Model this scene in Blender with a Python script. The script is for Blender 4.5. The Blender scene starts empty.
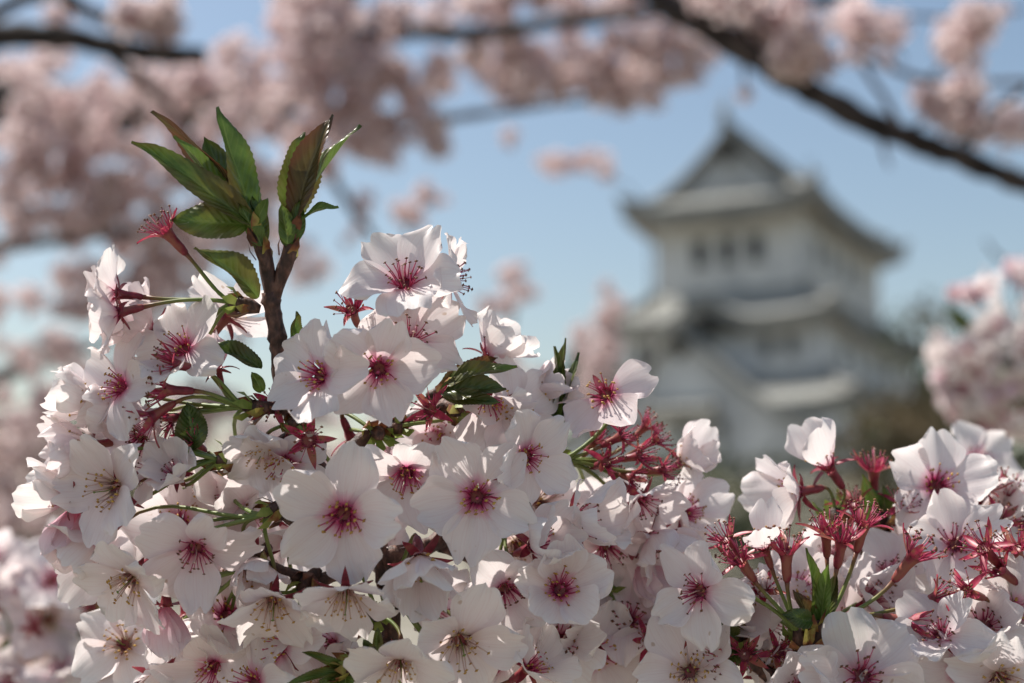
import bpy, math, random
import numpy as np
from mathutils import Vector, Matrix, Euler, Quaternion

# ------------------------------------------------------------------ camera, sky, sun, exposure
sc = bpy.context.scene
COL = sc.collection
W_PX, H_PX, LENS, SENSOR = 1024, 683, 50.0, 36.0
FPX = W_PX * LENS / SENSOR
PITCH = math.radians(8.0)
EYE = Vector((0.0, 0.0, 1.7))
FOCUS = 0.44

cam_d = bpy.data.cameras.new("camera")
cam = bpy.data.objects.new("camera", cam_d)
COL.objects.link(cam)
cam.location = EYE
cam.rotation_euler = (math.pi / 2 + PITCH, 0, 0)
cam_d.lens = LENS
cam_d.sensor_width = SENSOR
cam_d.clip_start = 0.01
cam_d.clip_end = 5000
cam_d.dof.use_dof = True
cam_d.dof.focus_distance = FOCUS
cam_d.dof.aperture_fstop = 6.4
cam_d.dof.aperture_blades = 0
sc.camera = cam

SUN_EL = math.radians(57.0)
SUN_AZ = math.radians(-62.0)          # from +Y towards +X
sun_dir = Vector((math.sin(SUN_AZ) * math.cos(SUN_EL), math.cos(SUN_AZ) * math.cos(SUN_EL), math.sin(SUN_EL)))
world = bpy.data.worlds.new("World")
sc.world = world
world.use_nodes = True
wn = world.node_tree
sky = wn.nodes.new("ShaderNodeTexSky")
sky.sky_type = 'NISHITA'
sky.sun_disc = False
sky.sun_elevation = SUN_EL
sky.sun_rotation = SUN_AZ
sky.altitude = 300
sky.air_density = 1.3
sky.dust_density = 1.7
sky.ozone_density = 0.3
wn.links.new(sky.outputs[0], wn.nodes["Background"].inputs[0])
wn.nodes["Background"].inputs[1].default_value = 0.080

sun_d = bpy.data.lights.new("sun", 'SUN')
sun_d.energy = 4.6
sun_d.angle = math.radians(0.5)
sun_d.color = (1.0, 0.94, 0.86)
sun = bpy.data.objects.new("sun", sun_d)
COL.objects.link(sun)
sun.rotation_euler = sun_dir.to_track_quat('Z', 'Y').to_euler()
sun.location = (0, 0, 30)

sc.view_settings.view_transform = 'Standard'
sc.view_settings.look = 'None'
sc.view_settings.exposure = 0.60
sc.view_settings.gamma = 1
sc.render.engine = 'CYCLES'
sc.cycles.max_bounces = 9
sc.cycles.diffuse_bounces = 5
sc.cycles.transmission_bounces = 6
sc.cycles.sample_clamp_indirect = 6.0

# ------------------------------------------------------------------ helpers
RGT = Vector((1, 0, 0))
UPV = Vector((0, -math.sin(PITCH), math.cos(PITCH)))
FWD = Vector((0, math.cos(PITCH), math.sin(PITCH)))

def at(u, v, d):
    """world point seen at pixel (u, v) at depth d along the view axis"""
    return EYE + (RGT * ((u - 512) / FPX) + UPV * ((341.5 - v) / FPX) + FWD) * d

def cdir(x, y, z):
    """direction given as right, up, towards the viewer"""
    return (RGT * x + UPV * y - FWD * z).normalized()

class MB:
    def __init__(self):
        self.v, self.f, self.m, self.uv = [], [], [], []
    def add(self, verts, faces, mat=0, uvs=None):
        b = len(self.v)
        self.v += [tuple(p) for p in verts]
        self.uv += [tuple(q) for q in uvs] if uvs is not None else [(0.5, 0.5)] * len(verts)
        for f in faces:
            self.f.append(tuple(i + b for i in f))
            self.m.append(mat)
    def box(self, c, s, mat=0, rot=None):
        pts = []
        for x in (-.5, .5):
            for y in (-.5, .5):
                for z in (-.5, .5):
                    p = Vector((x * s[0], y * s[1], z * s[2]))
                    if rot: p = rot @ p
                    pts.append(p + Vector(c))
        self.add(pts, [(0, 1, 3, 2), (4, 6, 7, 5), (0, 4, 5, 1), (2, 3, 7, 6), (0, 2, 6, 4), (1, 5, 7, 3)], mat)
    def mesh(self, name, mats, smooth=True):
        me = bpy.data.meshes.new(name)
        me.from_pydata(self.v, [], self.f)
        for m in mats: me.materials.append(m)
        me.polygons.foreach_set("material_index", self.m)
        me.polygons.foreach_set("use_smooth", [smooth] * len(self.f))
        lay = me.uv_layers.new(name="UVMap")
        li = np.empty(len(me.loops), dtype=np.int32)
        me.loops.foreach_get("vertex_index", li)
        lay.data.foreach_set("uv", np.array(self.uv, dtype=np.float32)[li].ravel())
        me.update()
        return me
    def build(self, name, mats, parent=None, smooth=True, mat=None):
        return link(name, self.mesh(name, mats if isinstance(mats, (list, tuple)) else [mats], smooth), parent, mat)

def link(name, me, parent=None, mat=None):
    o = bpy.data.objects.new(name, me)
    COL.objects.link(o)
    if parent is not None: o.parent = parent
    if mat is not None: o.matrix_basis = mat
    return o

def tag(o, label=None, cat=None, group=None, kind=None):
    for k, v in (("label", label), ("category", cat), ("group", group), ("kind", kind)):
        if v: o[k] = v
    return o

def empty(name, loc, rotz=0.0):
    o = bpy.data.objects.new(name, None)
    COL.objects.link(o)
    o.location = loc
    o.rotation_euler = (0, 0, rotz)
    o.empty_display_size = 0.05
    return o

def spline(pts, n):
    """Catmull-Rom through pts, n samples per span"""
    P = [np.array(p, float) for p in pts]
    P = [2 * P[0] - P[1]] + P + [2 * P[-1] - P[-2]]
    out = []
    for i in range(1, len(P) - 2):
        a, b, c, d = P[i - 1], P[i], P[i + 1], P[i + 2]
        for k in range(n):
            t = k / n
            out.append(0.5 * ((2 * b) + (c - a) * t + (2 * a - 5 * b + 4 * c - d) * t * t + (-a + 3 * b - 3 * c + d) * t ** 3))
    out.append(P[-2])
    return out

def tube(mb, pts, radii, sides=6, mat=0, rough=0.0, rng=None, cap=True, flat=1.0):
    n = len(pts)
    P = [Vector(p) for p in pts]
    ref = Vector((0.31, 0.22, 0.92)).normalized()
    vs, uv, ln = [], [], 0.0
    for i in range(n):
        t = (P[min(i + 1, n - 1)] - P[max(i - 1, 0)])
        t = t.normalized() if t.length > 1e-9 else Vector((0, 0, 1))
        a = t.cross(ref)
        if a.length < 1e-3: a = t.cross(Vector((1, 0, 0)))
        a.normalize(); b = t.cross(a)
        ref = (b.cross(t) * 0 + ref) if False else ref
        if i: ln += (P[i] - P[i - 1]).length
        r = radii[i] if hasattr(radii, '__len__') else radii
        for k in range(sides):
            an = 2 * math.pi * k / sides
            rr = r * (1 + (rng.uniform(-rough, rough) if rng else 0))
            vs.append(P[i] + a * math.cos(an) * rr + b * math.sin(an) * rr * flat)
            uv.append((k / sides, i / max(n - 1, 1)))
    fs = []
    for i in range(n - 1):
        for k in range(sides):
            k2 = (k + 1) % sides
            fs.append((i * sides + k, i * sides + k2, (i + 1) * sides + k2, (i + 1) * sides + k))
    if cap:
        fs.append(tuple(range(sides))[::-1])
        fs.append(tuple((n - 1) * sides + k for k in range(sides)))
    mb.add(vs, fs, mat, uv)

def lerp(a, b, t): return a + (b - a) * t

# ------------------------------------------------------------------ materials
def new_mat(name):
    m = bpy.data.materials.new(name)
    m.use_nodes = True
    nt = m.node_tree
    return m, nt, nt.nodes, nt.links, nt.nodes["Principled BSDF"], nt.nodes["Material Output"]

def ramp(nd, stops):
    r = nd.new("ShaderNodeValToRGB")
    e = r.color_ramp.elements
    while len(e) < len(stops): e.new(0.5)
    for el, (p, c) in zip(e, stops):
        el.position = p; el.color = (*c, 1)
    return r

def petal_mat(name, stops, trans=0.46, back=None):
    m, nt, nd, lk, bs, out = new_mat(name)
    uv = nd.new("ShaderNodeUVMap")
    sep = nd.new("ShaderNodeSeparateXYZ"); lk.new(uv.outputs[0], sep.inputs[0])
    no = nd.new("ShaderNodeTexNoise"); no.inputs["Scale"].default_value = 5
    mp = nd.new("ShaderNodeMapping"); mp.inputs["Scale"].default_value = (7, 1.0, 1); lk.new(uv.outputs[0], mp.inputs[0]); lk.new(mp.outputs[0], no.inputs["Vector"])
    ad = nd.new("ShaderNodeMath"); ad.operation = 'MULTIPLY_ADD'; ad.inputs[1].default_value = 0.16; lk.new(no.outputs[0], ad.inputs[0])
    su = nd.new("ShaderNodeMath"); su.operation = 'SUBTRACT'; su.inputs[1].default_value = 0.08; lk.new(sep.outputs[1], su.inputs[0]); lk.new(su.outputs[0], ad.inputs[2])
    r = ramp(nd, stops); lk.new(ad.outputs[0], r.inputs[0])
    oi = nd.new("ShaderNodeObjectInfo")
    hs = nd.new("ShaderNodeMix"); hs.data_type = 'RGBA'; hs.blend_type = 'MULTIPLY'
    pr = ramp(nd, [(0.0, (1, 1, 1)), (0.7, (1.0, 0.99, 0.988)), (1.0, (0.99, 0.93, 0.94))]); lk.new(oi.outputs["Random"], pr.inputs[0])
    hs.inputs[0].default_value = 1.0
    lk.new(r.outputs[0], hs.inputs["A"]); lk.new(pr.outputs[0], hs.inputs["B"])
    vt = nd.new("ShaderNodeTexNoise"); vt.inputs["Scale"].default_value = 1.0; vt.inputs["Detail"].default_value = 2
    mv = nd.new("ShaderNodeMapping"); mv.inputs["Scale"].default_value = (34, 1.6, 1); lk.new(uv.outputs[0], mv.inputs[0]); lk.new(mv.outputs[0], vt.inputs["Vector"])
    vr = ramp(nd, [(0.33, (0.965, 0.925, 0.925)), (0.52, (1, 1, 1))]); lk.new(vt.outputs[0], vr.inputs[0])
    vm = nd.new("ShaderNodeMix"); vm.data_type = 'RGBA'; vm.blend_type = 'MULTIPLY'; vm.inputs[0].default_value = 1.0
    lk.new(hs.outputs["Result"], vm.inputs["A"]); lk.new(vr.outputs[0], vm.inputs["B"])
    # a few brown bruises
    tb = nd.new("ShaderNodeTexCoord"); nb = nd.new("ShaderNodeTexNoise"); nb.inputs["Scale"].default_value = 210; lk.new(tb.outputs["Object"], nb.inputs["Vector"])
    rb = ramp(nd, [(0.745, (0, 0, 0)), (0.79, (0.55, 0.55, 0.55))]); lk.new(nb.outputs[0], rb.inputs[0])
    bm = nd.new("ShaderNodeMix"); bm.data_type = 'RGBA'; lk.new(rb.outputs[0], bm.inputs[0]); lk.new(vm.outputs["Result"], bm.inputs["A"]); bm.inputs["B"].default_value = (0.45, 0.28, 0.16, 1)
    col = bm.outputs["Result"]
    lk.new(col, bs.inputs["Base Color"])
    bs.inputs["Roughness"].default_value = 0.42
    bs.inputs["Specular IOR Level"].default_value = 0.35
    # fine veins running along the petal and slight crinkle
    w = nd.new("ShaderNodeTexNoise"); w.inputs["Scale"].default_value = 1.0; w.inputs["Detail"].default_value = 3
    mp2 = nd.new("ShaderNodeMapping"); mp2.inputs["Scale"].default_value = (26, 3.0, 1); lk.new(uv.outputs[0], mp2.inputs[0]); lk.new(mp2.outputs[0], w.inputs["Vector"])
    bp = nd.new("ShaderNodeBump"); bp.inputs["Strength"].default_value = 0.16; bp.inputs["Distance"].default_value = 0.0006; lk.new(w.outputs[0], bp.inputs["Height"])
    lk.new(bp.outputs[0], bs.inputs["Normal"])
    tr = nd.new("ShaderNodeBsdfTranslucent"); lk.new(col, tr.inputs[0]); lk.new(bp.outputs[0], tr.inputs["Normal"])
    mx = nd.new("ShaderNodeMixShader"); mx.inputs[0].default_value = trans
    lk.new(bs.outputs[0], mx.inputs[1]); lk.new(tr.outputs[0], mx.inputs[2]); lk.new(mx.outputs[0], out.inputs[0])
    return m

WHT = (0.87, 0.835, 0.82)
M_PETAL_RED = petal_mat("petal_red_throat", [(0.0, (0.45, 0.02, 0.10)), (0.05, (0.62, 0.10, 0.25)), (0.13, (0.80, 0.46, 0.56)), (0.27, (0.86, 0.785, 0.785)), (1.0, WHT)])
M_PETAL_PINK = petal_mat("petal_pink_throat", [(0.0, (0.62, 0.12, 0.24)), (0.07, (0.80, 0.45, 0.53)), (0.19, (0.84, 0.70, 0.73)), (0.36, (0.87, 0.81, 0.805)), (1.0, WHT)])
M_PETAL_PALE = petal_mat("petal_pale_throat", [(0.0, (0.62, 0.50, 0.30)), (0.10, (0.82, 0.68, 0.64)), (0.3, (0.86, 0.785, 0.79)), (1.0, WHT)])
M_PETAL_BUD = petal_mat("petal_pink_bud", [(0.0, (0.72, 0.22, 0.34)), (0.25, (0.83, 0.56, 0.63)), (0.6, (0.85, 0.69, 0.73)), (1.0, (0.87, 0.775, 0.79))])
M_PETAL_FAR = petal_mat("petal_far_tree", [(0.0, (0.55, 0.12, 0.16)), (0.14, (0.70, 0.36, 0.39)), (0.30, (0.88, 0.765, 0.76)), (1.0, (0.91, 0.83, 0.82))], trans=0.55)

def simple(name, stops, scale=300, rough=0.5, bump=0.3, trans=0.0, uvramp=None, detail=4, dist=0.0005, stretch=(1, 1, 1), coord="Object", spec=0.4, lo=0.35, hi=0.65):
    m, nt, nd, lk, bs, out = new_mat(name)
    tc = nd.new("ShaderNodeTexCoord")
    mp = nd.new("ShaderNodeMapping"); mp.inputs["Scale"].default_value = stretch; lk.new(tc.outputs[coord], mp.inputs[0])
    no = nd.new("ShaderNodeTexNoise"); no.inputs["Scale"].default_value = scale; no.inputs["Detail"].default_value = detail; lk.new(mp.outputs[0], no.inputs["Vector"])
    st = [(lerp(lo, hi, p), c) for p, c in stops]
    r = ramp(nd, st); lk.new(no.outputs[0], r.inputs[0])
    col = r.outputs[0]
    if uvramp:
        uv = nd.new("ShaderNodeUVMap"); sep = nd.new("ShaderNodeSeparateXYZ"); lk.new(uv.outputs[0], sep.inputs[0])
        ur = ramp(nd, [(p, (f, f, f)) for p, f, c in uvramp]); lk.new(sep.outputs[1], ur.inputs[0])
        uc = ramp(nd, [(p, c) for p, f, c in uvramp]); lk.new(sep.outputs[1], uc.inputs[0])
        mx = nd.new("ShaderNodeMix"); mx.data_type = 'RGBA'
        lk.new(ur.outputs[0], mx.inputs[0]); lk.new(col, mx.inputs["A"]); lk.new(uc.outputs[0], mx.inputs["B"])
        col = mx.outputs["Result"]
    lk.new(col, bs.inputs["Base Color"])
    bs.inputs["Roughness"].default_value = rough
    bs.inputs["Specular IOR Level"].default_value = spec
    if bump:
        bp = nd.new("ShaderNodeBump"); bp.inputs["Strength"].default_value = bump; bp.inputs["Distance"].default_value = dist
        lk.new(no.outputs[0], bp.inputs["Height"]); lk.new(bp.outputs[0], bs.inputs["Normal"])
    if trans:
        tr = nd.new("ShaderNodeBsdfTranslucent"); lk.new(col, tr.inputs[0])
        mx = nd.new("ShaderNodeMixShader"); mx.inputs[0].default_value = trans
        lk.new(bs.outputs[0], mx.inputs[1]); lk.new(tr.outputs[0], mx.inputs[2]); lk.new(mx.outputs[0], out.inputs[0])
    return m

M_CALYX = simple("calyx_red", [(0, (0.15, 0.022, 0.03)), (0.5, (0.28, 0.035, 0.06)), (1, (0.33, 0.11, 0.08))], 260, 0.4, 0.2, trans=0.22)
M_SEPAL = simple("sepal_bright_red", [(0, (0.30, 0.022, 0.055)), (0.5, (0.46, 0.045, 0.10)), (1, (0.42, 0.16, 0.10))], 260, 0.4, 0.2, trans=0.35)
M_FIL_RED = simple("filament_red", [(0, (0.50, 0.04, 0.14)), (1, (0.66, 0.14, 0.26))], 300, 0.4, 0, trans=0.3)
M_FIL_PALE = simple("filament_pale", [(0, (0.66, 0.42, 0.40)), (1, (0.72, 0.56, 0.46))], 300, 0.4, 0, trans=0.3)
M_ANTHER = simple("anther_yellow", [(0, (0.30, 0.13, 0.03)), (1, (0.55, 0.34, 0.07))], 400, 0.6, 0)
M_ANTHER_DARK = simple("anther_brown", [(0, (0.10, 0.035, 0.02)), (1, (0.24, 0.10, 0.04))], 400, 0.6, 0)
M_PEDICEL = simple("pedicel_green", [(0, (0.14, 0.21, 0.045)), (1, (0.24, 0.29, 0.085))], 200, 0.45, 0.15, trans=0.15,
                   uvramp=[(0.0, 0.85, (0.24, 0.04, 0.05)), (0.22, 0.25, (0.24, 0.07, 0.05)), (0.5, 0.0, (0.2, 0.1, 0.05)), (1.0, 0.05, (0.25, 0.3, 0.08))])
M_TWIG = simple("twig_bark", [(0, (0.030, 0.016, 0.012)), (0.5, (0.075, 0.036, 0.027)), (1, (0.17, 0.085, 0.06))], 420, 0.6, 0.9, dist=0.0012, stretch=(1, 1, 0.5))
M_BUDSCALE = simple("bud_scale", [(0, (0.07, 0.025, 0.015)), (0.45, (0.22, 0.075, 0.03)), (1, (0.36, 0.33, 0.08))], 180, 0.5, 0.5, trans=0.15, dist=0.001)
M_BRACT = simple("bract_green", [(0, (0.16, 0.24, 0.04)), (1, (0.34, 0.38, 0.10))], 200, 0.5, 0.3, trans=0.3)
M_BARK = simple("old_bark", [(0, (0.016, 0.012, 0.012)), (0.5, (0.035, 0.027, 0.026)), (1, (0.075, 0.06, 0.055))], 22, 0.85, 0.9, dist=0.012, stretch=(1, 1, 0.6))
M_FARTWIG = simple("far_twig", [(0, (0.045, 0.036, 0.036)), (1, (0.13, 0.105, 0.10))], 40, 0.85, 0.4)

def leaf_mat(name, base, back, flush, trans=0.30):
    m, nt, nd, lk, bs, out = new_mat(name)
    uv = nd.new("ShaderNodeUVMap")
    sep = nd.new("ShaderNodeSeparateXYZ"); lk.new(uv.outputs[0], sep.inputs[0])
    # side veins: |u-.5| sheared against v
    a = nd.new("ShaderNodeMath"); a.operation = 'SUBTRACT'; a.inputs[1].default_value = 0.5; lk.new(sep.outputs[0], a.inputs[0])
    b = nd.new("ShaderNodeMath"); b.operation = 'ABSOLUTE'; lk.new(a.outputs[0], b.inputs[0])
    c = nd.new("ShaderNodeMath"); c.operation = 'MULTIPLY_ADD'; c.inputs[1].default_value = -0.55; lk.new(b.outputs[0], c.inputs[0]); lk.new(sep.outputs[1], c.inputs[2])
    d = nd.new("ShaderNodeMath"); d.operation = 'MULTIPLY'; d.inputs[1].default_value = 62.0; lk.new(c.outputs[0], d.inputs[0])
    s = nd.new("ShaderNodeMath"); s.operation = 'SINE'; lk.new(d.outputs[0], s.inputs[0])
    p = nd.new("ShaderNodeMath"); p.operation = 'MULTIPLY_ADD'; p.inputs[1].default_value = 0.5; p.inputs[2].default_value = 0.5; lk.new(s.outputs[0], p.inputs[0])
    no = nd.new("ShaderNodeTexNoise"); no.inputs["Scale"].default_value = 160; no.inputs["Detail"].default_value = 5
    tc = nd.new("ShaderNodeTexCoord"); lk.new(tc.outputs["Object"], no.inputs["Vector"])
    mid = nd.new("ShaderNodeMath"); mid.operation = 'LESS_THAN'; mid.inputs[1].default_value = 0.035; lk.new(b.outputs[0], mid.inputs[0])
    r = ramp(nd, [(0.3, tuple(x * 0.62 for x in base)), (0.5, base), (0.7, tuple(min(1, x * 1.45) for x in base))]); lk.new(no.outputs[0], r.inputs[0])
    vn = nd.new("ShaderNodeMix"); vn.data_type = 'RGBA'
    pw = nd.new("ShaderNodeMath"); pw.operation = 'POWER'; pw.inputs[1].default_value = 6; lk.new(p.outputs[0], pw.inputs[0])
    pm = nd.new("ShaderNodeMath"); pm.operation = 'MULTIPLY'; pm.inputs[1].default_value = 0.2; lk.new(pw.outputs[0], pm.inputs[0])
    pa = nd.new("ShaderNodeMath"); pa.operation = 'MAXIMUM'; lk.new(pm.outputs[0], pa.inputs[0])
    mm = nd.new("ShaderNodeMath"); mm.operation = 'MULTIPLY'; mm.inputs[1].default_value = 0.6; lk.new(mid.outputs[0], mm.inputs[0]); lk.new(mm.outputs[0], pa.inputs[1])
    lk.new(pa.outputs[0], vn.inputs[0]); lk.new(r.outputs[0], vn.inputs["A"]); vn.inputs["B"].default_value = (*back, 1)
    # bronze flush in patches and along the edge of the young leaf
    no2 = nd.new("ShaderNodeTexNoise"); no2.inputs["Scale"].default_value = 70; lk.new(tc.outputs["Object"], no2.inputs["Vector"])
    ed = nd.new("ShaderNodeMath"); ed.operation = 'MULTIPLY_ADD'; ed.inputs[1].default_value = 0.55; lk.new(b.outputs[0], ed.inputs[0]); lk.new(no2.outputs[0], ed.inputs[2])
    fr = ramp(nd, [(0.56, (0, 0, 0)), (0.86, (flush, flush, flush))]); lk.new(ed.outputs[0], fr.inputs[0])
    fl = nd.new("ShaderNodeMix"); fl.data_type = 'RGBA'; lk.new(fr.outputs[0], fl.inputs[0]); lk.new(vn.outputs["Result"], fl.inputs["A"]); fl.inputs["B"].default_value = (0.16, 0.05, 0.022, 1)
    col = fl.outputs["Result"]
    lk.new(col, bs.inputs["Base Color"]); bs.inputs["Roughness"].default_value = 0.30; bs.inputs["Specular IOR Level"].default_value = 0.45
    bp = nd.new("ShaderNodeBump"); bp.inputs["Strength"].default_value = 0.30; bp.inputs["Distance"].default_value = 0.0007; bp.invert = True
    lk.new(p.outputs[0], bp.inputs["Height"]); lk.new(bp.outputs[0], bs.inputs["Normal"])
    tr = nd.new("ShaderNodeBsdfTranslucent"); lk.new(col, tr.inputs[0])
    mx = nd.new("ShaderNodeMixShader"); mx.inputs[0].default_value = trans
    lk.new(bs.outputs[0], mx.inputs[1]); lk.new(tr.outputs[0], mx.inputs[2]); lk.new(mx.outputs[0], out.inputs[0])
    return m

M_LEAF = leaf_mat("young_leaf", (0.088, 0.148, 0.025), (0.16, 0.22, 0.055), 0.45)
M_LEAF_DARK = leaf_mat("dark_leaf", (0.052, 0.088, 0.018), (0.10, 0.14, 0.04), 0.25, 0.2)
M_LEAF_BRONZE = leaf_mat("bronze_leaf", (0.085, 0.06, 0.022), (0.20, 0.16, 0.06), 0.9)
M_LEAF_BRIGHT = leaf_mat("bright_leaf", (0.115, 0.185, 0.033), (0.25, 0.32, 0.09), 0.1, 0.35)

# castle and setting
M_PLASTER = simple("white_plaster", [(0, (0.46, 0.47, 0.47)), (0.5, (0.62, 0.62, 0.61)), (1, (0.70, 0.70, 0.68))], 0.6, 0.85, 0.1, detail=8, dist=0.02)
M_GREYPLASTER = simple("grey_gable_plaster", [(0, (0.36, 0.37, 0.37)), (1, (0.48, 0.49, 0.48))], 0.8, 0.85, 0.1, detail=8, dist=0.02)  # darker grey than the other plaster walls
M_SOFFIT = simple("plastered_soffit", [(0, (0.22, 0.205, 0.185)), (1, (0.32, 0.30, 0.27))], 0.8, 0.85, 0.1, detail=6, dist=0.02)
M_DARKWOOD = simple("dark_timber", [(0, (0.035, 0.033, 0.03)), (1, (0.08, 0.075, 0.065))], 2.0, 0.8, 0.2, dist=0.02)
M_STONE = simple("rampart_stone", [(0, (0.12, 0.115, 0.10)), (1, (0.32, 0.30, 0.27))], 1.1, 0.9, 0.8, dist=0.2)
M_TILECAP = simple("ridge_tile", [(0, (0.19, 0.19, 0.18)), (1, (0.30, 0.30, 0.28))], 1.2, 0.8, 0.3, dist=0.05)
def tile_mat():
    m, nt, nd, lk, bs, out = new_mat("grey_roof_tile")
    uv = nd.new("ShaderNodeUVMap")
    sep = nd.new("ShaderNodeSeparateXYZ"); lk.new(uv.outputs[0], sep.inputs[0])
    a = nd.new("ShaderNodeMath"); a.operation = 'MULTIPLY'; a.inputs[1].default_value = 2 * math.pi * 3.2; lk.new(sep.outputs[0], a.inputs[0])
    s = nd.new("ShaderNodeMath"); s.operation = 'SINE'; lk.new(a.outputs[0], s.inputs[0])
    no = nd.new("ShaderNodeTexNoise"); no.inputs["Scale"].default_value = 0.9; no.inputs["Detail"].default_value = 6
    tc = nd.new("ShaderNodeTexCoord"); lk.new(tc.outputs["Object"], no.inputs["Vector"])
    r = ramp(nd, [(0.3, (0.25, 0.25, 0.225)), (0.5, (0.32, 0.32, 0.29)), (0.72, (0.40, 0.395, 0.36))]); lk.new(no.outputs[0], r.inputs[0])  # tile greys lightened, haze put into the colour
    # white mortar joints between rows of round tiles, widened in place of haze
    ra = ramp(nd, [(0.55, (0, 0, 0)), (0.85, (0.8, 0.8, 0.8))]); lk.new(s.outputs[0], ra.inputs[0])
    mx = nd.new("ShaderNodeMix"); mx.data_type = 'RGBA'; lk.new(ra.outputs[0], mx.inputs[0]); lk.new(r.outputs[0], mx.inputs["A"]); mx.inputs["B"].default_value = (0.58, 0.58, 0.55, 1)
    lk.new(mx.outputs["Result"], bs.inputs["Base Color"]); bs.inputs["Roughness"].default_value = 0.95; bs.inputs["Specular IOR Level"].default_value = 0.1
    bp = nd.new("ShaderNodeBump"); bp.inputs["Strength"].default_value = 0.8; bp.inputs["Distance"].default_value = 0.080
    lk.new(s.outputs[0], bp.inputs["Height"]); lk.new(bp.outputs[0], bs.inputs["Normal"])
    return m
M_TILE = tile_mat()
M_GLASS = simple("dark_window", [(0, (0.03, 0.035, 0.04)), (1, (0.06, 0.065, 0.07))], 1.0, 0.35, 0)
M_GRASS = simple("ground_grass", [(0, (0.09, 0.095, 0.05)), (0.35, (0.19, 0.17, 0.13)), (1, (0.27, 0.25, 0.205))], 0.7, 0.95, 0.5, detail=10, dist=0.05)
M_FOL_BROWN = simple("olive_foliage", [(0, (0.06, 0.05, 0.026)), (0.5, (0.10, 0.08, 0.04)), (1, (0.16, 0.115, 0.06))], 0.6, 0.7, 0, trans=0.25)
M_FOL_GREEN = simple("dark_green_foliage", [(0, (0.03, 0.042, 0.018)), (1, (0.075, 0.09, 0.035))], 0.6, 0.7, 0, trans=0.25)

# ------------------------------------------------------------------ ground and hill
def ground():
    mb = MB()
    xs = [-1500, -700, -300, -150, -90, -60, -45] + list(range(-40, 70, 4)) + [80, 100, 150, 300, 700, 1500]
    ys = [-60, -20, -6, 0, 4, 8, 12, 18, 24, 30] + list(range(36, 150, 5)) + [170, 220, 320, 600, 1200, 2500]
    rg = random.Random(5)
    pts, uv = [], []
    for y in ys:
        for x in xs:
            r = math.hypot((x - 19) / 1.15, y - 96)
            h = 5.4 / (1 + math.exp((r - 34) / 4.0))
            h += 0.22 * math.sin(x * .21 + 1) * math.sin(y * .17) * min(1, max(0, (y - 8) / 20))
            if y > 300: h += 14 * (0.5 + 0.5 * math.sin(x * .006 + y * .002)) * min(1, (y - 300) / 600)
            pts.append((x, y, h)); uv.append((x * .1, y * .1))
    n = len(xs)
    fs = [(j * n + i, j * n + i + 1, (j + 1) * n + i + 1, (j + 1) * n + i) for j in range(len(ys) - 1) for i in range(n - 1)]
    mb.add(pts, fs, 0, uv)
    o = mb.build("ground", [M_GRASS])
    o["kind"] = "structure"
ground()

# ------------------------------------------------------------------ castle keep
CAST_C = Vector((17.70, 94.38, 0.0))
CAST_A = math.radians(-28.4)
ZC = 1.7
keep = empty("castle_keep", (CAST_C.x, CAST_C.y, 4.0), CAST_A)
tag(keep, "white plastered Japanese castle keep with stacked grey tiled roofs, out of focus beyond the blossoms", "castle")

def kz(z): return z + ZC - 4.0

def skirt(name, inner, outer, z_in, z_out, lift=0.7, thick=0.45, sag=0.35, n=14, bumps=()):
    """hipped skirt roof: concave slope, upturned corners, thick eaves"""
    mb = MB()
    m = 6
    ix, iy = inner; ox, oy = outer
    sides = [((-ix, -iy), (ix, -iy), (-ox, -oy), (ox, -oy)), ((ix, -iy), (ix, iy), (ox, -oy), (ox, oy)),
             ((ix, iy), (-ix, iy), (ox, oy), (-ox, oy)), ((-ix, iy), (-ix, -iy), (-ox, oy), (-ox, -oy))]
    for si, (a, b, c, d) in enumerate(sides):
        top, bot, uv = [], [], []
        ln = math.hypot(d[0] - c[0], d[1] - c[1])
        for j in range(m + 1):
            t = j / m
            for i in range(n + 1):
                s = i / n
                x = lerp(lerp(a[0], b[0], s), lerp(c[0], d[0], s), t)
                y = lerp(lerp(a[1], b[1], s), lerp(c[1], d[1], s), t)
                e = abs(2 * s - 1)
                z = lerp(z_in, z_out, t) - sag * math.sin(math.pi * t) * 0.9 + lift * t ** 2 * e ** 4
                for (bs_, bc, bw, bh) in bumps:
                    if bs_ == si:
                        q = abs((s - bc) * ln) / bw
                        if q < 1: z += bh * t ** 1.5 * (0.5 + 0.5 * math.cos(math.pi * q)) ** 0.8
                top.append((x, y, kz(z))); uv.append((s * ln, t))
                bot.append((x * (1 - .012 * t), y * (1 - .012 * t), kz(z - thick)))
        k = n + 1
        f = [(j * k + i, j * k + i + 1, (j + 1) * k + i + 1, (j + 1) * k + i) for j in range(m) for i in range(n)]
        mb.add(top, [q[::-1] for q in f], 0, uv)
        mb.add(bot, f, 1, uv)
        ed = [top[m * k + i] for i in range(k)] + [bot[m * k + i] for i in range(k)]
        mb.add(ed, [(i, i + 1, k + i + 1, k + i) for i in range(n)], 2)
        # ridge of round tiles down each hip
        pts = [(top[j * k][0], top[j * k][1], top[j * k][2] + .12) for j in range(m + 1)]
        last = Vector(pts[-1]) + (Vector(pts[-1]) - Vector(pts[-2])) * .18 + Vector((0, 0, .25))
        tube(mb, pts + [last], [.26] * (m + 1) + [.16], 6, 3)
    # rafter row beneath the eaves
    return mb.build(name, [M_TILE, M_SOFFIT, M_TILECAP, M_TILECAP], keep)

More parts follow.
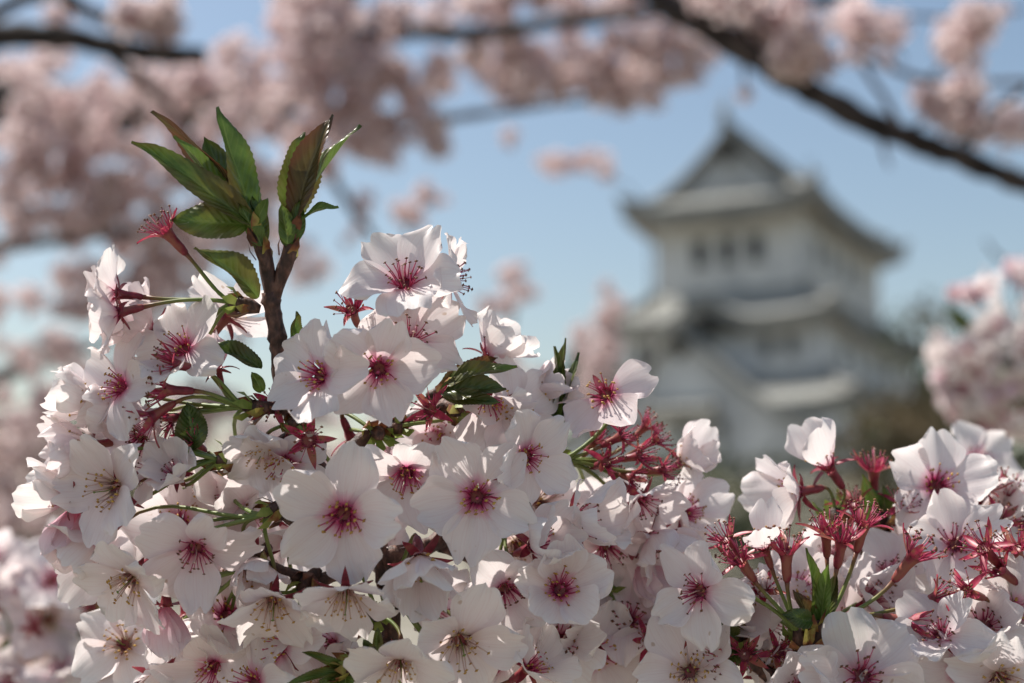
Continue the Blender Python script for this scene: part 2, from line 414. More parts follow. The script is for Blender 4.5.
def wall(hx, hy, z0, z1, name="wall", taper=0.0):
    mb = MB()
    b = [(-hx - taper, -hy - taper), (hx + taper, -hy - taper), (hx + taper, hy + taper), (-hx - taper, hy + taper)]
    t = [(-hx, -hy), (hx, -hy), (hx, hy), (-hx, hy)]
    v = [(*p, kz(z0)) for p in b] + [(*p, kz(z1)) for p in t]
    mb.add(v, [(0, 1, 5, 4), (1, 2, 6, 5), (2, 3, 7, 6), (3, 0, 4, 7), (4, 5, 6, 7)])
    return mb

def gable(name, y, out, hw, z0, z1, cx=0.0, depth=3.0, curve=0.10, cusp=True):
    """triangular gable facing local -Y (out=-1) or +Y: white wall, two concave tiled slopes and bargeboards"""
    g = MB()
    n = 10
    prof = []
    for i in range(2 * n + 1):
        s = (i - n) / n
        h = 1 - abs(s)
        z = z0 + (z1 - z0) * (h - curve * math.sin(math.pi * h))
        prof.append((cx + s * hw, z))
    yb = y - out * depth
    top = [(x, y + out * .55, kz(z)) for x, z in prof] + [(x, yb, kz(z)) for x, z in prof]
    bot = [(x, y + out * .55, kz(z - .35)) for x, z in prof] + [(x, yb, kz(z - .35)) for x, z in prof]
    k = 2 * n + 1
    f = [(i, i + 1, k + i + 1, k + i) for i in range(2 * n)]
    uv = [(0, i / k) for i in range(k)] + [(depth, i / k) for i in range(k)]
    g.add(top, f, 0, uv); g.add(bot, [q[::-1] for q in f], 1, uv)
    g.add(top[:k] + bot[:k], [(i, k + i, k + i + 1, i + 1) for i in range(2 * n)], 2)
    tube(g, [(cx, y + out * .85, kz(z1 + .25)), (cx, yb, kz(z1 + .2))], [.3, .3], 8, 2)
    o = g.build(name, [M_TILE, M_SOFFIT, M_TILECAP], keep)
    w = MB()
    wp = [(x, y, kz(z - .34)) for x, z in prof] + [(x, y, kz(z0 - .9)) for x, z in prof]
    w.add(wp, [(i, i + 1, k + i + 1, k + i) if out > 0 else (i, k + i, k + i + 1, i + 1) for i in range(2 * n)])
    w.build("gable_wall", [M_PLASTER], o)
    p = MB()     # hanging pendant ornament under the apex, and a lattice vent
    ph = (z1 - z0) * .22
    p.add([(cx - ph * .45, y + out * .25, kz(z1 - .4)), (cx + ph * .45, y + out * .25, kz(z1 - .4)), (cx + ph * .3, y + out * .25, kz(z1 - .4 - ph * .7)), (cx, y + out * .25, kz(z1 - .4 - ph)), (cx - ph * .3, y + out * .25, kz(z1 - .4 - ph * .7)),
           (cx - ph * .45, y + out * .1, kz(z1 - .4)), (cx + ph * .45, y + out * .1, kz(z1 - .4)), (cx + ph * .3, y + out * .1, kz(z1 - .4 - ph * .7)), (cx, y + out * .1, kz(z1 - .4 - ph)), (cx - ph * .3, y + out * .1, kz(z1 - .4 - ph * .7))],
          [(0, 1, 2, 3, 4), (0, 5, 6, 1), (1, 6, 7, 2), (2, 7, 8, 3), (3, 8, 9, 4), (4, 9, 5, 0)])
    p.build("gable_pendant", [M_DARKWOOD], o, smooth=False)
    return o

# tiers (local x across the front, y in depth; front is -y)
def window(x, y, z, w, h, side='front'):
    fr = MB()
    T = Matrix.Translation((x, y, kz(z))) @ (Matrix.Identity(4) if side == 'front' else Matrix.Rotation(math.pi / 2, 4, 'Z'))
    fr.box((-w / 2 - .09, -.06, 0), (.18, .16, h + .36)); fr.box((w / 2 + .09, -.06, 0), (.18, .16, h + .36))
    fr.box((0, -.06, h / 2 + .09), (w, .16, .18)); fr.box((0, -.07, -h / 2 - .09), (w, .2, .18))
    o = fr.build("window", [M_PLASTER], keep, False, T)
    pn = MB(); pn.box((0, -.012, 0), (w, .02, h))
    pn.build("pane", [M_GLASS], o, False)
    bars = MB()
    for k in (-.3, 0, .3): bars.box((k * w, -.055, 0), (.09, .06, h))
    bars.build("lattice", [M_DARKWOOD], o, False)

w1 = wall(4.75, 9.3, 14.6, 21.2).build("wall", [M_PLASTER], keep, False)
skirt("roof", (3.6, 8.3), (6.35, 11.2), 22.0, 20.45, lift=.75, thick=1.05)
# upper hip-and-gable roof: two long slopes and a gable at each end
def upper_roof():
    mb = MB()
    n, m = 8, 10
    L = 8.85
    for sx in (-1, 1):
        top, uv = [], []
        for j in range(n + 1):
            t = j / n
            z = lerp(25.3, 20.95, t) - .55 * math.sin(math.pi * t)
            for i in range(m + 1):
                yv = lerp(-L, L, i / m)
                e = abs(2 * i / m - 1)
                top.append((sx * lerp(.15, 5.75, t), yv, kz(z + .25 * e ** 3))); uv.append((yv, t))
        k = m + 1
        f = [(j * k + i, j * k + i + 1, (j + 1) * k + i + 1, (j + 1) * k + i) for j in range(n) for i in range(m)]
        mb.add(top, f if sx < 0 else [q[::-1] for q in f], 0, uv)
        low = [(x, y, z - .3) for x, y, z in top]
        mb.add(low, f if sx > 0 else [q[::-1] for q in f], 1, uv)
        for i in (0, m):
            e2 = [top[j * k + i] for j in range(n + 1)] + [low[j * k + i] for j in range(n + 1)]
            mb.add(e2, [(j, j + 1, n + 2 + j, n + 1 + j) for j in range(n)], 2)
            tube(mb, [(top[j * k + i][0], top[j * k + i][1] * .985, top[j * k + i][2] + .1) for j in range(n + 1)], .22, 6, 2)
    o = mb.build("upper_roof", [M_TILE, M_SOFFIT, M_TILECAP], keep)
    for s in (-1, 1):
        w = MB()
        pr = []
        for i in range(-8, 9):
            h = abs(i) / 8
            pr.append((5.5 * i / 8, lerp(25.0, 20.7, h) - .55 * math.sin(math.pi * h)))
        k = len(pr); yv = s * 8.55
        w.add([(x, yv, kz(z)) for x, z in pr] + [(x, yv, kz(20.45)) for x, z in pr], [(i, k + i, k + i + 1, i + 1) if s < 0 else (i, i + 1, k + i + 1, k + i) for i in range(k - 1)])
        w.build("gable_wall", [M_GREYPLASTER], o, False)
        p = MB(); p.box((0, s * 9.05, kz(24.1)), (1.1, .12, 1.1), 0, Matrix.Rotation(math.pi / 4, 3, 'Y'))
        p.build("gable_pendant", [M_DARKWOOD], o, False)
    r = MB()
    r.box((0, 0, kz(25.5)), (.55, 18.8, .75)); r.box((0, 0, kz(25.95)), (.75, 18.9, .16))
    r.build("ridge_beam", [M_TILECAP], o, False)
    for s in (-1, 1):      # fish shaped finials: head down on the ridge, body arched up, forked tail
        b = MB()
        pts = [(0, s * 8.9, kz(25.95)), (0, s * 9.3, kz(26.25)), (0, s * 9.35, kz(26.75)), (0, s * 9.1, kz(27.2)), (0, s * 8.95, kz(27.55))]
        tube(b, spline(pts, 4), [.30, .36, .38, .36, .33, .31, .29, .27, .25, .22, .2, .18, .16, .14, .12, .1, .08], 8, 0)
        for sx in (-1, 1):
            b.add([(sx * .03, s * 8.95, kz(27.4)), (sx * .38, s * 9.02, kz(28.0)), (sx * .12, s * 8.8, kz(27.75)), (sx * .03, s * 8.85, kz(27.4)),
                   (sx * .30, s * 9.15, kz(26.9)), (sx * .62, s * 9.3, kz(27.1)), (sx * .3, s * 9.3, kz(26.6))], [(0, 1, 2), (0, 2, 3), (1, 3, 2), (4, 5, 6)])
        b.build("fish_finial", [M_TILECAP], o)
upper_roof()
for x in (-1.75, .05, 1.85): window(x, -9.3, 17.75, .95, 1.75)
for y in (-6.2, -3.2, .4, 3.6): window(4.75, y, 17.75, .8, 1.6, 'side')
mb = MB()
for s in (-1, 1):
    mb.box((0, s * 9.36, kz(19.35)), (9.5, .1, .22)); mb.box((0, s * 9.36, kz(16.1)), (9.5, .1, .22))
    mb.box((s * 4.81, 0, kz(19.35)), (.1, 18.6, .22)); mb.box((s * 4.81, 0, kz(16.1)), (.1, 18.6, .22))
mb.build("wall_moulding", [M_PLASTER], keep, False)

skirt("roof", (4.8, 9.35), (7.6, 12.1), 15.35, 13.15, lift=.7, thick=.8, bumps=((0, .46, 2.6, 1.35),))
mb = MB()   # curved gable front: plaster infill under the wave of the eave
pts = [(-0.6 + 2.3 * math.sin(a * math.pi / 2), 13.0 + 1.25 * (0.5 + 0.5 * math.cos(math.pi * math.sin(a * math.pi / 2)))) for a in [i / 8 for i in range(-8, 9)]]
k = len(pts)
mb.add([(x, -11.55, kz(z - .45)) for x, z in pts] + [(x, -11.55, kz(12.3)) for x, z in pts], [(i, k + i, k + i + 1, i + 1) for i in range(k - 1)])
mb.build("curved_gable_wall", [M_DARKWOOD], keep, False)
wall(6.45, 10.9, 8.4, 13.6).build("wall", [M_PLASTER], keep, False)
for x in (-5.2, 3.0, 4.4): window(x, -10.9, 11.4, .7, 1.3)
for y in (-7.5, -4, 0, 4): window(6.45, y, 11.2, .7, 1.3, 'side')
skirt("roof", (6.5, 10.95), (9.1, 13.9), 9.9, 7.75, lift=.7, thick=.9)
gable("front_gable", -14.2, -1, 9.0, 5.6, 12.4, cx=-1.2, depth=6.5, curve=.10)
mb = MB()
for (x0, x1, zt, zb, yo) in [(-3.4, 1.0, 8.2, 7.5, 1.1)]:
    pr = [(-14.2, zt), (-14.2 - yo, zb), (-14.2 - yo, zb - .35), (-14.2, zb - .1)]
    v = [(x, y, kz(z)) for x in (x0, x1) for y, z in pr]
    mb.add(v, [(0, 1, 5, 4)], 0, [(0, 0), (0, 1), (0, 1), (0, 0), (8.8, 0), (8.8, 1), (8.8, 1), (8.8, 0)])
    mb.add(v, [(1, 2, 6, 5), (2, 3, 7, 6), (0, 3, 2, 1), (4, 5, 6, 7)], 1)
mb.build("pent_roof", [M_TILE, M_SOFFIT], keep, False)
for x in (-3.6, -1.2, 1.2): window(x, -14.2, 6.4, .7, 1.0)
wall(8.6, 13.3, 1.0, 8.1).build("wall", [M_PLASTER], keep, False)
for x in (-6, -3.6, 2.4, 4.8, 6.6): window(x, -13.3, 5.4, .7, 1.3)
skirt("roof", (8.7, 13.4), (12.2, 17.0), 3.4, 1.2, lift=.6, thick=.6)
wall(10.6, 15.4, -1.6, 2.0).build("wall", [M_PLASTER], keep, False)
wall(11.0, 15.8, -4.2, -1.4, taper=2.6).build("stone_base", [M_STONE], keep, False)

# ------------------------------------------------------------------ distant trees on the castle hill
def leaf_tree(name, u, v, d, w, h, mat, seed, label, n=1500):
    """tapered trunk with limbs and a crown of separate leaf clumps; centre of the crown at pixel (u, v)"""
    rg = random.Random(seed)
    c = at(u, v, d)
    r = math.hypot((c.x - 19) / 1.15, c.y - 96)
    gz = 5.4 / (1 + math.exp((r - 34) / 4.0))
    root = empty(name, (c.x, c.y, gz))
    tag(root, label, "tree", "trees on the castle hill")
    H = c.z - gz
    t = MB()
    tube(t, spline([(0, 0, -.3), (.1 * w, 0, H * .4), (.02 * w, .05 * w, H), (0, 0, H + h * .4)], 5), [lerp(.045 * h, .012 * h, i / 15) for i in range(16)], 8, 0, .1, rg)
    lobes = []
    for k in range(13):
        a = rg.uniform(0, 6.28); rr = rg.uniform(.25, .8)
        p = Vector((math.cos(a) * w * .5 * rr, math.sin(a) * w * .5 * rr, H + rg.uniform(-.42, .42) * h))
        lobes.append((p, rg.uniform(.16, .3) * w))
        tube(t, spline([(0, 0, max(.2, H - h * .4)), (p.x * .4, p.y * .4, lerp(H - h * .3, p.z, .5)), tuple(p)], 3), [lerp(.02 * h, .006 * h, i / 6) for i in range(7)], 5, 0)
    t.build("trunk", [M_BARK], root)
    cr = MB()
    for k in range(n):
        p, rad = rg.choice(lobes)
        o = Vector((rg.gauss(0, 1), rg.gauss(0, 1), rg.gauss(0, 1))).normalized() * rad * rg.uniform(.45, 1.1)
        q = p + Vector((o.x, o.y, o.z * .8))
        s = rg.uniform(.12, .30)
        ax = Vector((rg.uniform(-1, 1), rg.uniform(-1, 1), rg.uniform(-1, 1))).normalized()
        bx = ax.orthogonal().normalized(); cx = ax.cross(bx)
        cr.add([q - bx * s, q + cx * s * .55, q + bx * s, q - cx * s * .55], [(0, 1, 2, 3)])
    cr.build("crown", [mat], root, False)

leaf_tree("hill_tree", 912, 384, 66, 5.6, 8.0, M_FOL_BROWN, 1, "bare brownish tree standing against the right side of the castle keep")
leaf_tree("hill_tree", 985, 412, 58, 6.5, 7.5, M_FOL_GREEN, 2, "dark green tree behind the blurred pink blossom ball at the right edge")
leaf_tree("hill_tree", 1050, 385, 62, 6.0, 6.5, M_FOL_BROWN, 3, "olive tree at the right edge of the castle hill, mostly out of the picture")
leaf_tree("hill_tree", 880, 478, 52, 6.0, 4.5, M_FOL_BROWN, 4, "low olive tree below the castle's right corner, right above the foreground sprays")
leaf_tree("hill_tree", 745, 515, 50, 9.0, 3.6, M_FOL_GREEN, 8, "wide dark green tree under the middle of the castle, showing between the two foreground sprays")
leaf_tree("hill_tree", 596, 395, 70, 3.2, 6.0, M_FOL_GREEN, 5, "dark tree at the left foot of the castle keep")
leaf_tree("hill_tree", 20, 500, 40, 6.5, 4.0, M_FOL_GREEN, 6, "dark tree low at the left edge of the picture below the far blossom")
leaf_tree("hill_tree", 130, 520, 48, 8, 4.0, M_FOL_BROWN, 7, "olive tree behind the left side of the foreground blossom")

# ------------------------------------------------------------------ blossom meshes
def petal(mb, rg, ang, elev, L, Wd, cup, bend, crinkle, notch, mat=0, ns=12, nt=11, twist=0.0, r0=0.0018, z0=0.0):
    ph1, ph2, ph3 = rg.uniform(0, 6.28), rg.uniform(0, 6.28), rg.uniform(0, 6.28)
    k1, k2 = rg.uniform(2.2, 3.6), rg.uniform(4.5, 7.5)
    asym = rg.uniform(-.03, .03)
    nx = rg.uniform(-.15, .15)
    vs, uv = [], []
    ce, se = math.cos(elev), math.sin(elev)
    ca, sa = math.cos(ang), math.sin(ang)
    fold = rg.choice([0, 0, 0, 0, rg.uniform(-.6, .6)])
    for j in range(nt + 1):
        t = j / nt
        w = Wd * .5 * (.07 * (1 - t) + math.sin(math.pi * .735 * t ** .90))
        for i in range(ns + 1):
            s = 2 * i / ns - 1
            rim = 1 - .25 * abs(s) ** 2.8 - notch * math.exp(-((s - nx) / .17) ** 2) + asym * s
            y = L * t * lerp(1, rim, t ** 2.2) + crinkle * .28 * t ** 5 * math.sin(k2 * s + ph1)
            x = s * w + crinkle * .5 * math.sin(5 * t + ph2) * s * t
            z = bend * L * t * t + cup * w * s * s - .045 * Wd * math.exp(-(s / .22) ** 2) * t * (1 - .4 * t)
            z += crinkle * t * t * (math.sin(k1 * s + ph2) * .8 + abs(s) * math.sin(k2 * t * 1.4 + ph3 + s) * 1.0 + .35 * math.sin(k2 * s * 1.5 + ph1 + 2 * t))
            if fold and s * fold > 0:
                z += abs(fold) * w * max(0, abs(s) - .45) * t * 1.6
            th = twist * t
            x, z = x * math.cos(th) - z * math.sin(th), x * math.sin(th) + z * math.cos(th)
            yy = r0 + y * ce - z * se
            zz = z0 + y * se + z * ce
            vs.append((x * ca - yy * sa, x * sa + yy * ca, zz)); uv.append((i / ns, t))
    k = ns + 1
    mb.add(vs, [(j * k + i, j * k + i + 1, (j + 1) * k + i + 1, (j + 1) * k + i) for j in range(nt) for i in range(ns)], mat, uv)

def corolla(seed, opening, mat, missing=()):
    rg = random.Random(seed)
    mb = MB()
    a0 = rg.uniform(0, 6.28)
    for k in range(5):
        if k in missing: continue
        el = math.radians(max(5, opening + rg.uniform(-13, 13)))
        petal(mb, rg, a0 + k * 2 * math.pi / 5 + rg.uniform(-.12, .12), el, .0172 * rg.uniform(.92, 1.07), .0152 * rg.uniform(.86, 1.08),
              rg.uniform(.05, .5), rg.uniform(-.28, .16) if opening < 40 else rg.uniform(.0, .22), .0011 * rg.uniform(.6, 1.8), rg.uniform(.07, .17), twist=rg.uniform(-.35, .35), z0=(k % 2) * .0005)
    return mb.mesh("corolla", [mat])

def calyx(seed, reflex, bright=False):
    """hypanthium tube with five pointed sepals; z = 0 is the throat"""
    rg = random.Random(seed)
    mb = MB()
    prof = [(-.0092, .0007), (-.0085, .00115), (-.0065, .00145), (-.0035, .0015), (-.0012, .0019), (.0002, .0025)]
    tube(mb, [(0, 0, z) for z, r in prof], [r for z, r in prof], 10, 0, cap=False)
    mb.add([(0, 0, -.0012)] + [(.0026 * math.cos(a * math.pi / 5), .0026 * math.sin(a * math.pi / 5), .0001) for a in range(10)], [(0, 1 + a, 1 + (a + 1) % 10) for a in range(10)], 0)
    for k in range(5):
        a = k * 2 * math.pi / 5 + math.pi / 5 + rg.uniform(-.15, .15)
        el = math.radians(reflex + rg.uniform(-12, 12))
        L, w = .0072 * rg.uniform(.85, 1.15), .0030
        cu = rg.uniform(-.25, .2)
        vs, uv = [], []
        for j in range(6):
            t = j / 5
            ww = w * .5 * (1 - t ** 1.6) * (.85 + .5 * t)
            for i in range(3):
                s = i - 1
                y = .0023 + (L * t) * math.cos(el + cu * t * 2); z = (-.0003 if reflex > 0 else -.0009) + L * t * math.sin(el + cu * t * 2) + .0005 * s * s
                x = s * ww
                vs.append((x * math.cos(a) - y * math.sin(a), x * math.sin(a) + y * math.cos(a), z)); uv.append((i / 2, t))
        mb.add(vs, [(j * 3 + i, j * 3 + i + 1, j * 3 + i + 4, j * 3 + i + 3) for j in range(5) for i in range(2)], 1, uv)
    return mb.mesh("calyx", [M_CALYX, M_SEPAL if bright else M_CALYX])

def stamens(seed, n, cone, L, mats, thick=.00019, style=True):
    rg = random.Random(seed)
    mb = MB()
    for k in range(n + (1 if style else 0)):
        last = k == n
        a = k * 2.39996 + rg.uniform(-.3, .3)
        c = math.radians(cone) * math.sqrt((k + .5) / n) * rg.uniform(.7, 1.15) if not last else .05
        l = L * rg.uniform(.68, 1.12) if not last else L * 1.1
        b = Vector((.0017 * math.cos(a), .0017 * math.sin(a), -.0006)) if not last else Vector((0, 0, -.001))
        d = Vector((math.sin(c) * math.cos(a), math.sin(c) * math.sin(a), math.cos(c)))
        cv = Vector((rg.uniform(-1, 1), rg.uniform(-1, 1), rg.uniform(-.2, .6))) * l * .14
        P = [b, b + d * l * .5 + cv * .5, b + d * l + cv * .1]
        tube(mb, P, [thick * 1.25, thick, thick * .8], 4, 0 if not last else 2)
        q = P[-1]; r = .00050 * rg.uniform(.8, 1.2)
        X = d.orthogonal().normalized() * r * 1.35; Y = d.cross(X).normalized() * r * .85; Z = d * r * .8
        mb.add([q + X, q - X, q + Y, q - Y, q + Z, q - Z], [(0, 2, 4), (2, 1, 4), (1, 3, 4), (3, 0, 4), (2, 0, 5), (1, 2, 5), (3, 1, 5), (0, 3, 5)], 1 if not last else 2)
    return mb.mesh("stamens", mats)

LIB = {'R': [], 'K': [], 'Y': []}      # red, pink and pale-throated open flowers
for i in range(9):
    LIB['R'].append(corolla(100 + i, [8, 14, 20, 12, 26, 6, 18, 30, 10][i], M_PETAL_RED))
    LIB['K'].append(corolla(200 + i, [10, 18, 24, 14, 30, 8, 22, 34, 12][i], M_PETAL_PINK))
    LIB['Y'].append(corolla(300 + i, [16, 24, 32, 20, 38, 12, 28, 40, 18][i], M_PETAL_PALE))
CUP = [corolla(400 + i, [46, 54, 60, 50, 42, 57][i], [M_PETAL_PINK, M_PETAL_RED, M_PETAL_PALE][i % 3]) for i in range(6)]
HALF = [corolla(500 + i, 78, M_PETAL_BUD) for i in range(3)]
PART = [corolla(600 + i, [35, 50, 25, 55, 15][i], [M_PETAL_RED, M_PETAL_PINK][i % 2], [(0, 1), (1, 2, 4), (2,), (0, 2, 3), (0, 3)][i]) for i in range(5)]
PART3 = corolla(777, 12, M_PETAL_RED, (0, 1))
CAL_F = [calyx(i, -4) for i in range(4)]
CAL_S = [calyx(20 + i, [28, 48, 10, 38][i], True) for i in range(4)]
STA_R = [stamens(i, 22, 40, .0070, [M_FIL_RED, M_ANTHER, M_FIL_RED]) for i in range(4)]
STA_K = [stamens(30 + i, 22, 42, .0078, [M_FIL_RED, M_ANTHER_DARK, M_FIL_PALE]) for i in range(4)]
STA_Y = [stamens(40 + i, 24, 42, .0082, [M_FIL_PALE, M_ANTHER, M_BRACT]) for i in range(4)]
STA_S = [stamens(50 + i, 24, 46, .0072, [M_FIL_RED, M_ANTHER_DARK, M_FIL_PALE], .00015) for i in range(4)]
for m_ in STA_S: pass

class Branch:
    def __init__(self, name, label, origin, group="cherry branches in blossom", cat="branch"):
        self.o = empty(name, origin)
        tag(self.o, label, cat, group)
        self.T = Matrix.Translation(-Vector(origin))
        self.spurs = []
        self.rg = random.Random(hash(label) % 1 + len(label) * 7)
    def twig(self, pts, r0, r1, rough=.12, sides=9, mat=None, name="twig", knots=True):
        mb = MB()
        P = spline([self.T @ Vector(p) for p in pts], 10)
        n = len(P)
        rr = []
        for i in range(n):
            r = lerp(r0, r1, i / (n - 1))
            r *= 1 + (.28 * max(0, math.sin(i * .83 + n)) ** 8 if knots else 0)
            rr.append(r)
        tube(mb, P, rr, sides, 0, rough, self.rg)
        return mb.build(name, [mat or M_TWIG], self.o)
    def spur(self, key, p, direction, size=1.0):
        """short spur: bud scales, where the flower stalks of one umbel start"""
        p = Vector(p)
        d = direction.normalized()
        mb = MB()
        q = self.T @ p
        e = Vector((0, 0, 1)).cross(d)
        tube(mb, [q - d * .007 * size, q - d * .004 * size, q, q + d * .003 * size], [.0016 * size, .0024 * size, .0026 * size, .0012 * size], 7, 0, .2, self.rg)
        for k in range(9):
            a = k * 2.4
            x = d.orthogonal().normalized(); y = d.cross(x)
            o = (x * math.cos(a) + y * math.sin(a))
            L = self.rg.uniform(.004, .0075) * size
            b0 = q + o * .0018 * size - d * .002 * size * (k % 3)
            tip = b0 + d * L + o * L * self.rg.uniform(.2, .75)
            sd = o.cross(d) * .0016 * size
            midp = (b0 + tip) * .5 + o * .0012 * size
            mb.add([b0 - sd * .6, b0 + sd * .6, midp + sd, midp - sd, tip], [(0, 1, 2, 3), (3, 2, 4)], 1 if k % 3 else 2)
        mb.build("spur", [M_TWIG, M_BUDSCALE, M_BRACT], self.o)
        self.spurs.append((key, p, d))
    def flower(self, typ, pos, face, size=1.0, spin=None, spur=None, label=None, seed=None, bow=.4):
        rg = random.Random(seed if seed is not None else self.rg.random())
        spin = rg.uniform(0, 6.28) if spin is None else spin
        pos = Vector(pos)
        size *= .75 if typ == 'S' else .88
        q = face.to_track_quat('Z', 'Y').to_matrix().to_4x4()
        M = Matrix.Translation(pos) @ q @ Matrix.Rotation(spin, 4, 'Z') @ Matrix.Scale(size, 4)
        i = rg.randrange(1000)
        if typ == 'S':
            b = link("spent_blossom", CAL_S[i % 4], self.o, self.T @ M)
            link("stamen_tuft", STA_S[(i // 4) % 4], b)
        else:
            if typ in LIB: me, st = LIB[typ][i % 9], {'R': STA_R, 'K': STA_K, 'Y': STA_Y}[typ][i % 4]
            elif typ == 'C': me, st = CUP[i % 6], (STA_K, STA_R, STA_Y)[i % 6 % 3][i % 4]
            elif typ == 'X': me, st = PART3, STA_R[i % 4]
            elif typ == 'P': me, st = PART[i % 5], STA_R[i % 4]
            else: me, st = HALF[i % 3], None
            b = link("half_open_blossom" if typ == 'H' else "blossom", me, self.o, self.T @ M)
            link("calyx", CAL_F[i % 4], b)
            if st: link("stamen_tuft", st, b)
        if label: b["label"] = label
        # flower stalk from the calyx to the spur
        tail = pos - face * .0090 * size
        if spur is None:
            best = min(self.spurs, key=lambda s: (s[1] - tail).length + (.02 if (tail - s[1]).dot(s[2]) < 0 else 0)) if self.spurs else None
        else:
            best = next(s for s in self.spurs if s[0] == spur)
        if best:
            end, ed = best[1], best[2]
            ln = (end - tail).length
            if ln > .065:
                end = tail + (end - tail).normalized() * .05; ln = .05
            pts = []
            n = 9
            a, b1 = tail - face * ln * bow, end + ed * ln * .30
            for k in range(n + 1):
                t = k / n
                p = tail * (1 - t) ** 3 + a * 3 * t * (1 - t) ** 2 + b1 * 3 * t * t * (1 - t) + end * t ** 3
                pts.append(M.inverted() @ p)
            mb = MB()
            rr = .00062 / size
            tube(mb, pts, [rr * (1.35 if k == 0 else 1.0 + .25 * (k / n) ** 3) for k in range(n + 1)], 6)
            mb.build("pedicel", [M_PEDICEL], b)
        return b
    def leaf(self, parent, base, tip, width, normal, fold=.9, curl=.1, mat=None, droop=0.0, twist=0.0, serr=True, name="leaf", wpos=.42):
        """lance shaped toothed leaf folded along its midrib; base/tip are world points"""
        T = self.T if parent is self.o else parent.matrix_basis.inverted() @ self.T
        base, tip = Vector(base), Vector(tip)
        d = tip - base; L = d.length; d.normalize()
        nrm = (normal - d * normal.dot(d)).normalized()
        sd = d.cross(nrm)
        ns, nt = 8, 34
        vs, uv = [], []
        rg = self.rg
        ph0 = rg.uniform(0, 6.28)
        for j in range(nt + 1):
            t = j / nt
            x = t ** (math.log(.5) / math.log(wpos))
            w = width * .5 * max(0, math.sin(math.pi * x)) ** .8 * (1 - .15 * t) + .0004
            if t > .88: w *= max(.12, 1 - ((t - .88) / .12) ** 1.2 * .85)
            off = curl * L * (math.sin(math.pi * t) * .5) + droop * L * t * t
            th = twist * t
            n2 = nrm * math.cos(th) + sd * math.sin(th); s2 = sd * math.cos(th) - nrm * math.sin(th)
            c = base + d * L * t + nrm * off
            for i in range(ns + 1):
                s = 2 * i / ns - 1
                ww = w * (1 + (.035 * (1 if j % 2 else -1) if serr and abs(s) > .99 and .08 < t < .97 else 0))
                fa = fold * (1 - .35 * abs(s))
                p = c + s2 * (s * ww * math.cos(fa)) + n2 * (abs(s) * ww * math.sin(fa) + (.0003 + .05 * width * abs(s)) * math.sin(9 * t + 3 * s + ph0) + .04 * width * math.sin(5 * t + ph0))
                vs.append(T @ p); uv.append((i / ns, t))
        k = ns + 1
        mb = MB()
        mb.add(vs, [(j * k + i, j * k + i + 1, (j + 1) * k + i + 1, (j + 1) * k + i) for j in range(nt) for i in range(ns)], 0, uv)
        return mb.build(name, [mat or M_LEAF], parent)
    def shoot(self, p0, p1, r=.0022, label=None):
        """stem of a leaf shoot with its bud scales; leaves are added as its children"""
        a, b = self.T @ Vector(p0), self.T @ Vector(p1)
        mb = MB()
        P = spline([a - (b - a) * .1, a, (a + b) * .5 + Vector((.0006, 0, 0)), b], 4)
        tube(mb, P, [lerp(r, r * 1.25, k / 12) for k in range(13)], 8, 0, .12, self.rg)
        d = (b - a).normalized()
        for k in range(8):
            an = k * 2.4
            x = d.orthogonal().normalized(); y = d.cross(x)
            o = x * math.cos(an) + y * math.sin(an)
            q = lerp(a, b, .45 + .5 * k / 8) + o * r * 1.05
            tp = q + d * .006 + o * .0012
            s = o.cross(d) * .0017
            mb.add([q - s, q + s, (q + tp) * .5 + s * .9 + o * .0006, (q + tp) * .5 - s * .9 + o * .0006, tp], [(0, 1, 2, 3), (3, 2, 4)], 1)
        o = mb.build("leaf_shoot", [M_TWIG, M_BUDSCALE], self.o)
        if label: o["label"] = label
        return o

D0 = FOCUS
def fp(u, v, dz=0.0):
    return at(u, v, D0 + dz * .001)

# ------------------------------------------------------------------ main foreground branch
B = Branch("cherry_branch", "sharp foreground cherry branch of white blossom with two upright leaf shoots at its top", fp(372, 720, 22))
B.twig([fp(372, 730, 24), fp(392, 620, 18), fp(372, 540, 14), fp(322, 476, 10), fp(298, 430, 8), fp(284, 388, 6), fp(277, 338, 4), fp(270, 292, 3)], .0034, .0026)
B.twig([fp(322, 478, 10), fp(343, 462, 6), fp(362, 440, 6), fp(388, 430, 10), fp(430, 412, 16), fp(470, 400, 20)], .0027, .0019)
B.twig([fp(380, 560, 14), fp(440, 540, 24), fp(520, 490, 32), fp(556, 465, 30)], .0028, .0026)
B.twig([fp(300, 430, 8), fp(270, 452, 6), fp(240, 470, 6)], .0024, .0026)
B.twig([fp(330, 487, 10), fp(306, 525, -2), fp(285, 514, -6)], .0018, .0022)
for key, u, v, dz, dr in [('a', 238, 304, 2, (-1, .25, .2)), ('b', 252, 408, 3, (-1, .05, .3)), ('c', 296, 424, 2, (.1, .2, 1)), ('d', 396, 428, 8, (.3, .4, .8)),
                          ('e', 225, 462, 2, (-.7, .3, .5)), ('f', 272, 511, -4, (-.9, -.4, .3)), ('g', 378, 434, 4, (.3, -.2, .8)), ('h', 455, 410, 16, (.7, -.3, .5)),
                          ('i', 556, 462, 24, (1, .25, .3)), ('j', 392, 585, 12, (.2, -.3, .9)), ('k', 350, 668, -4, (-.7, .3, .5)), ('l', 376, 615, 6, (.2, .3, .9)),
                          ('m', 500, 500, 26, (.6, -.4, .6)), ('n', 600, 585, 30, (.4, .4, .5)), ('o', 305, 585, 10, (-.5, -.6, .5)), ('p', 255, 560, 5, (-.5, -.5, .6))]:
    B.spur(key, fp(u, v, dz), cdir(*dr))
B.twig([fp(440, 545, 24), fp(520, 575, 34), fp(602, 588, 32)], .0022, .0022)
B.twig([fp(372, 545, 14), fp(320, 580, 14), fp(255, 562, 8)], .0022, .0020)
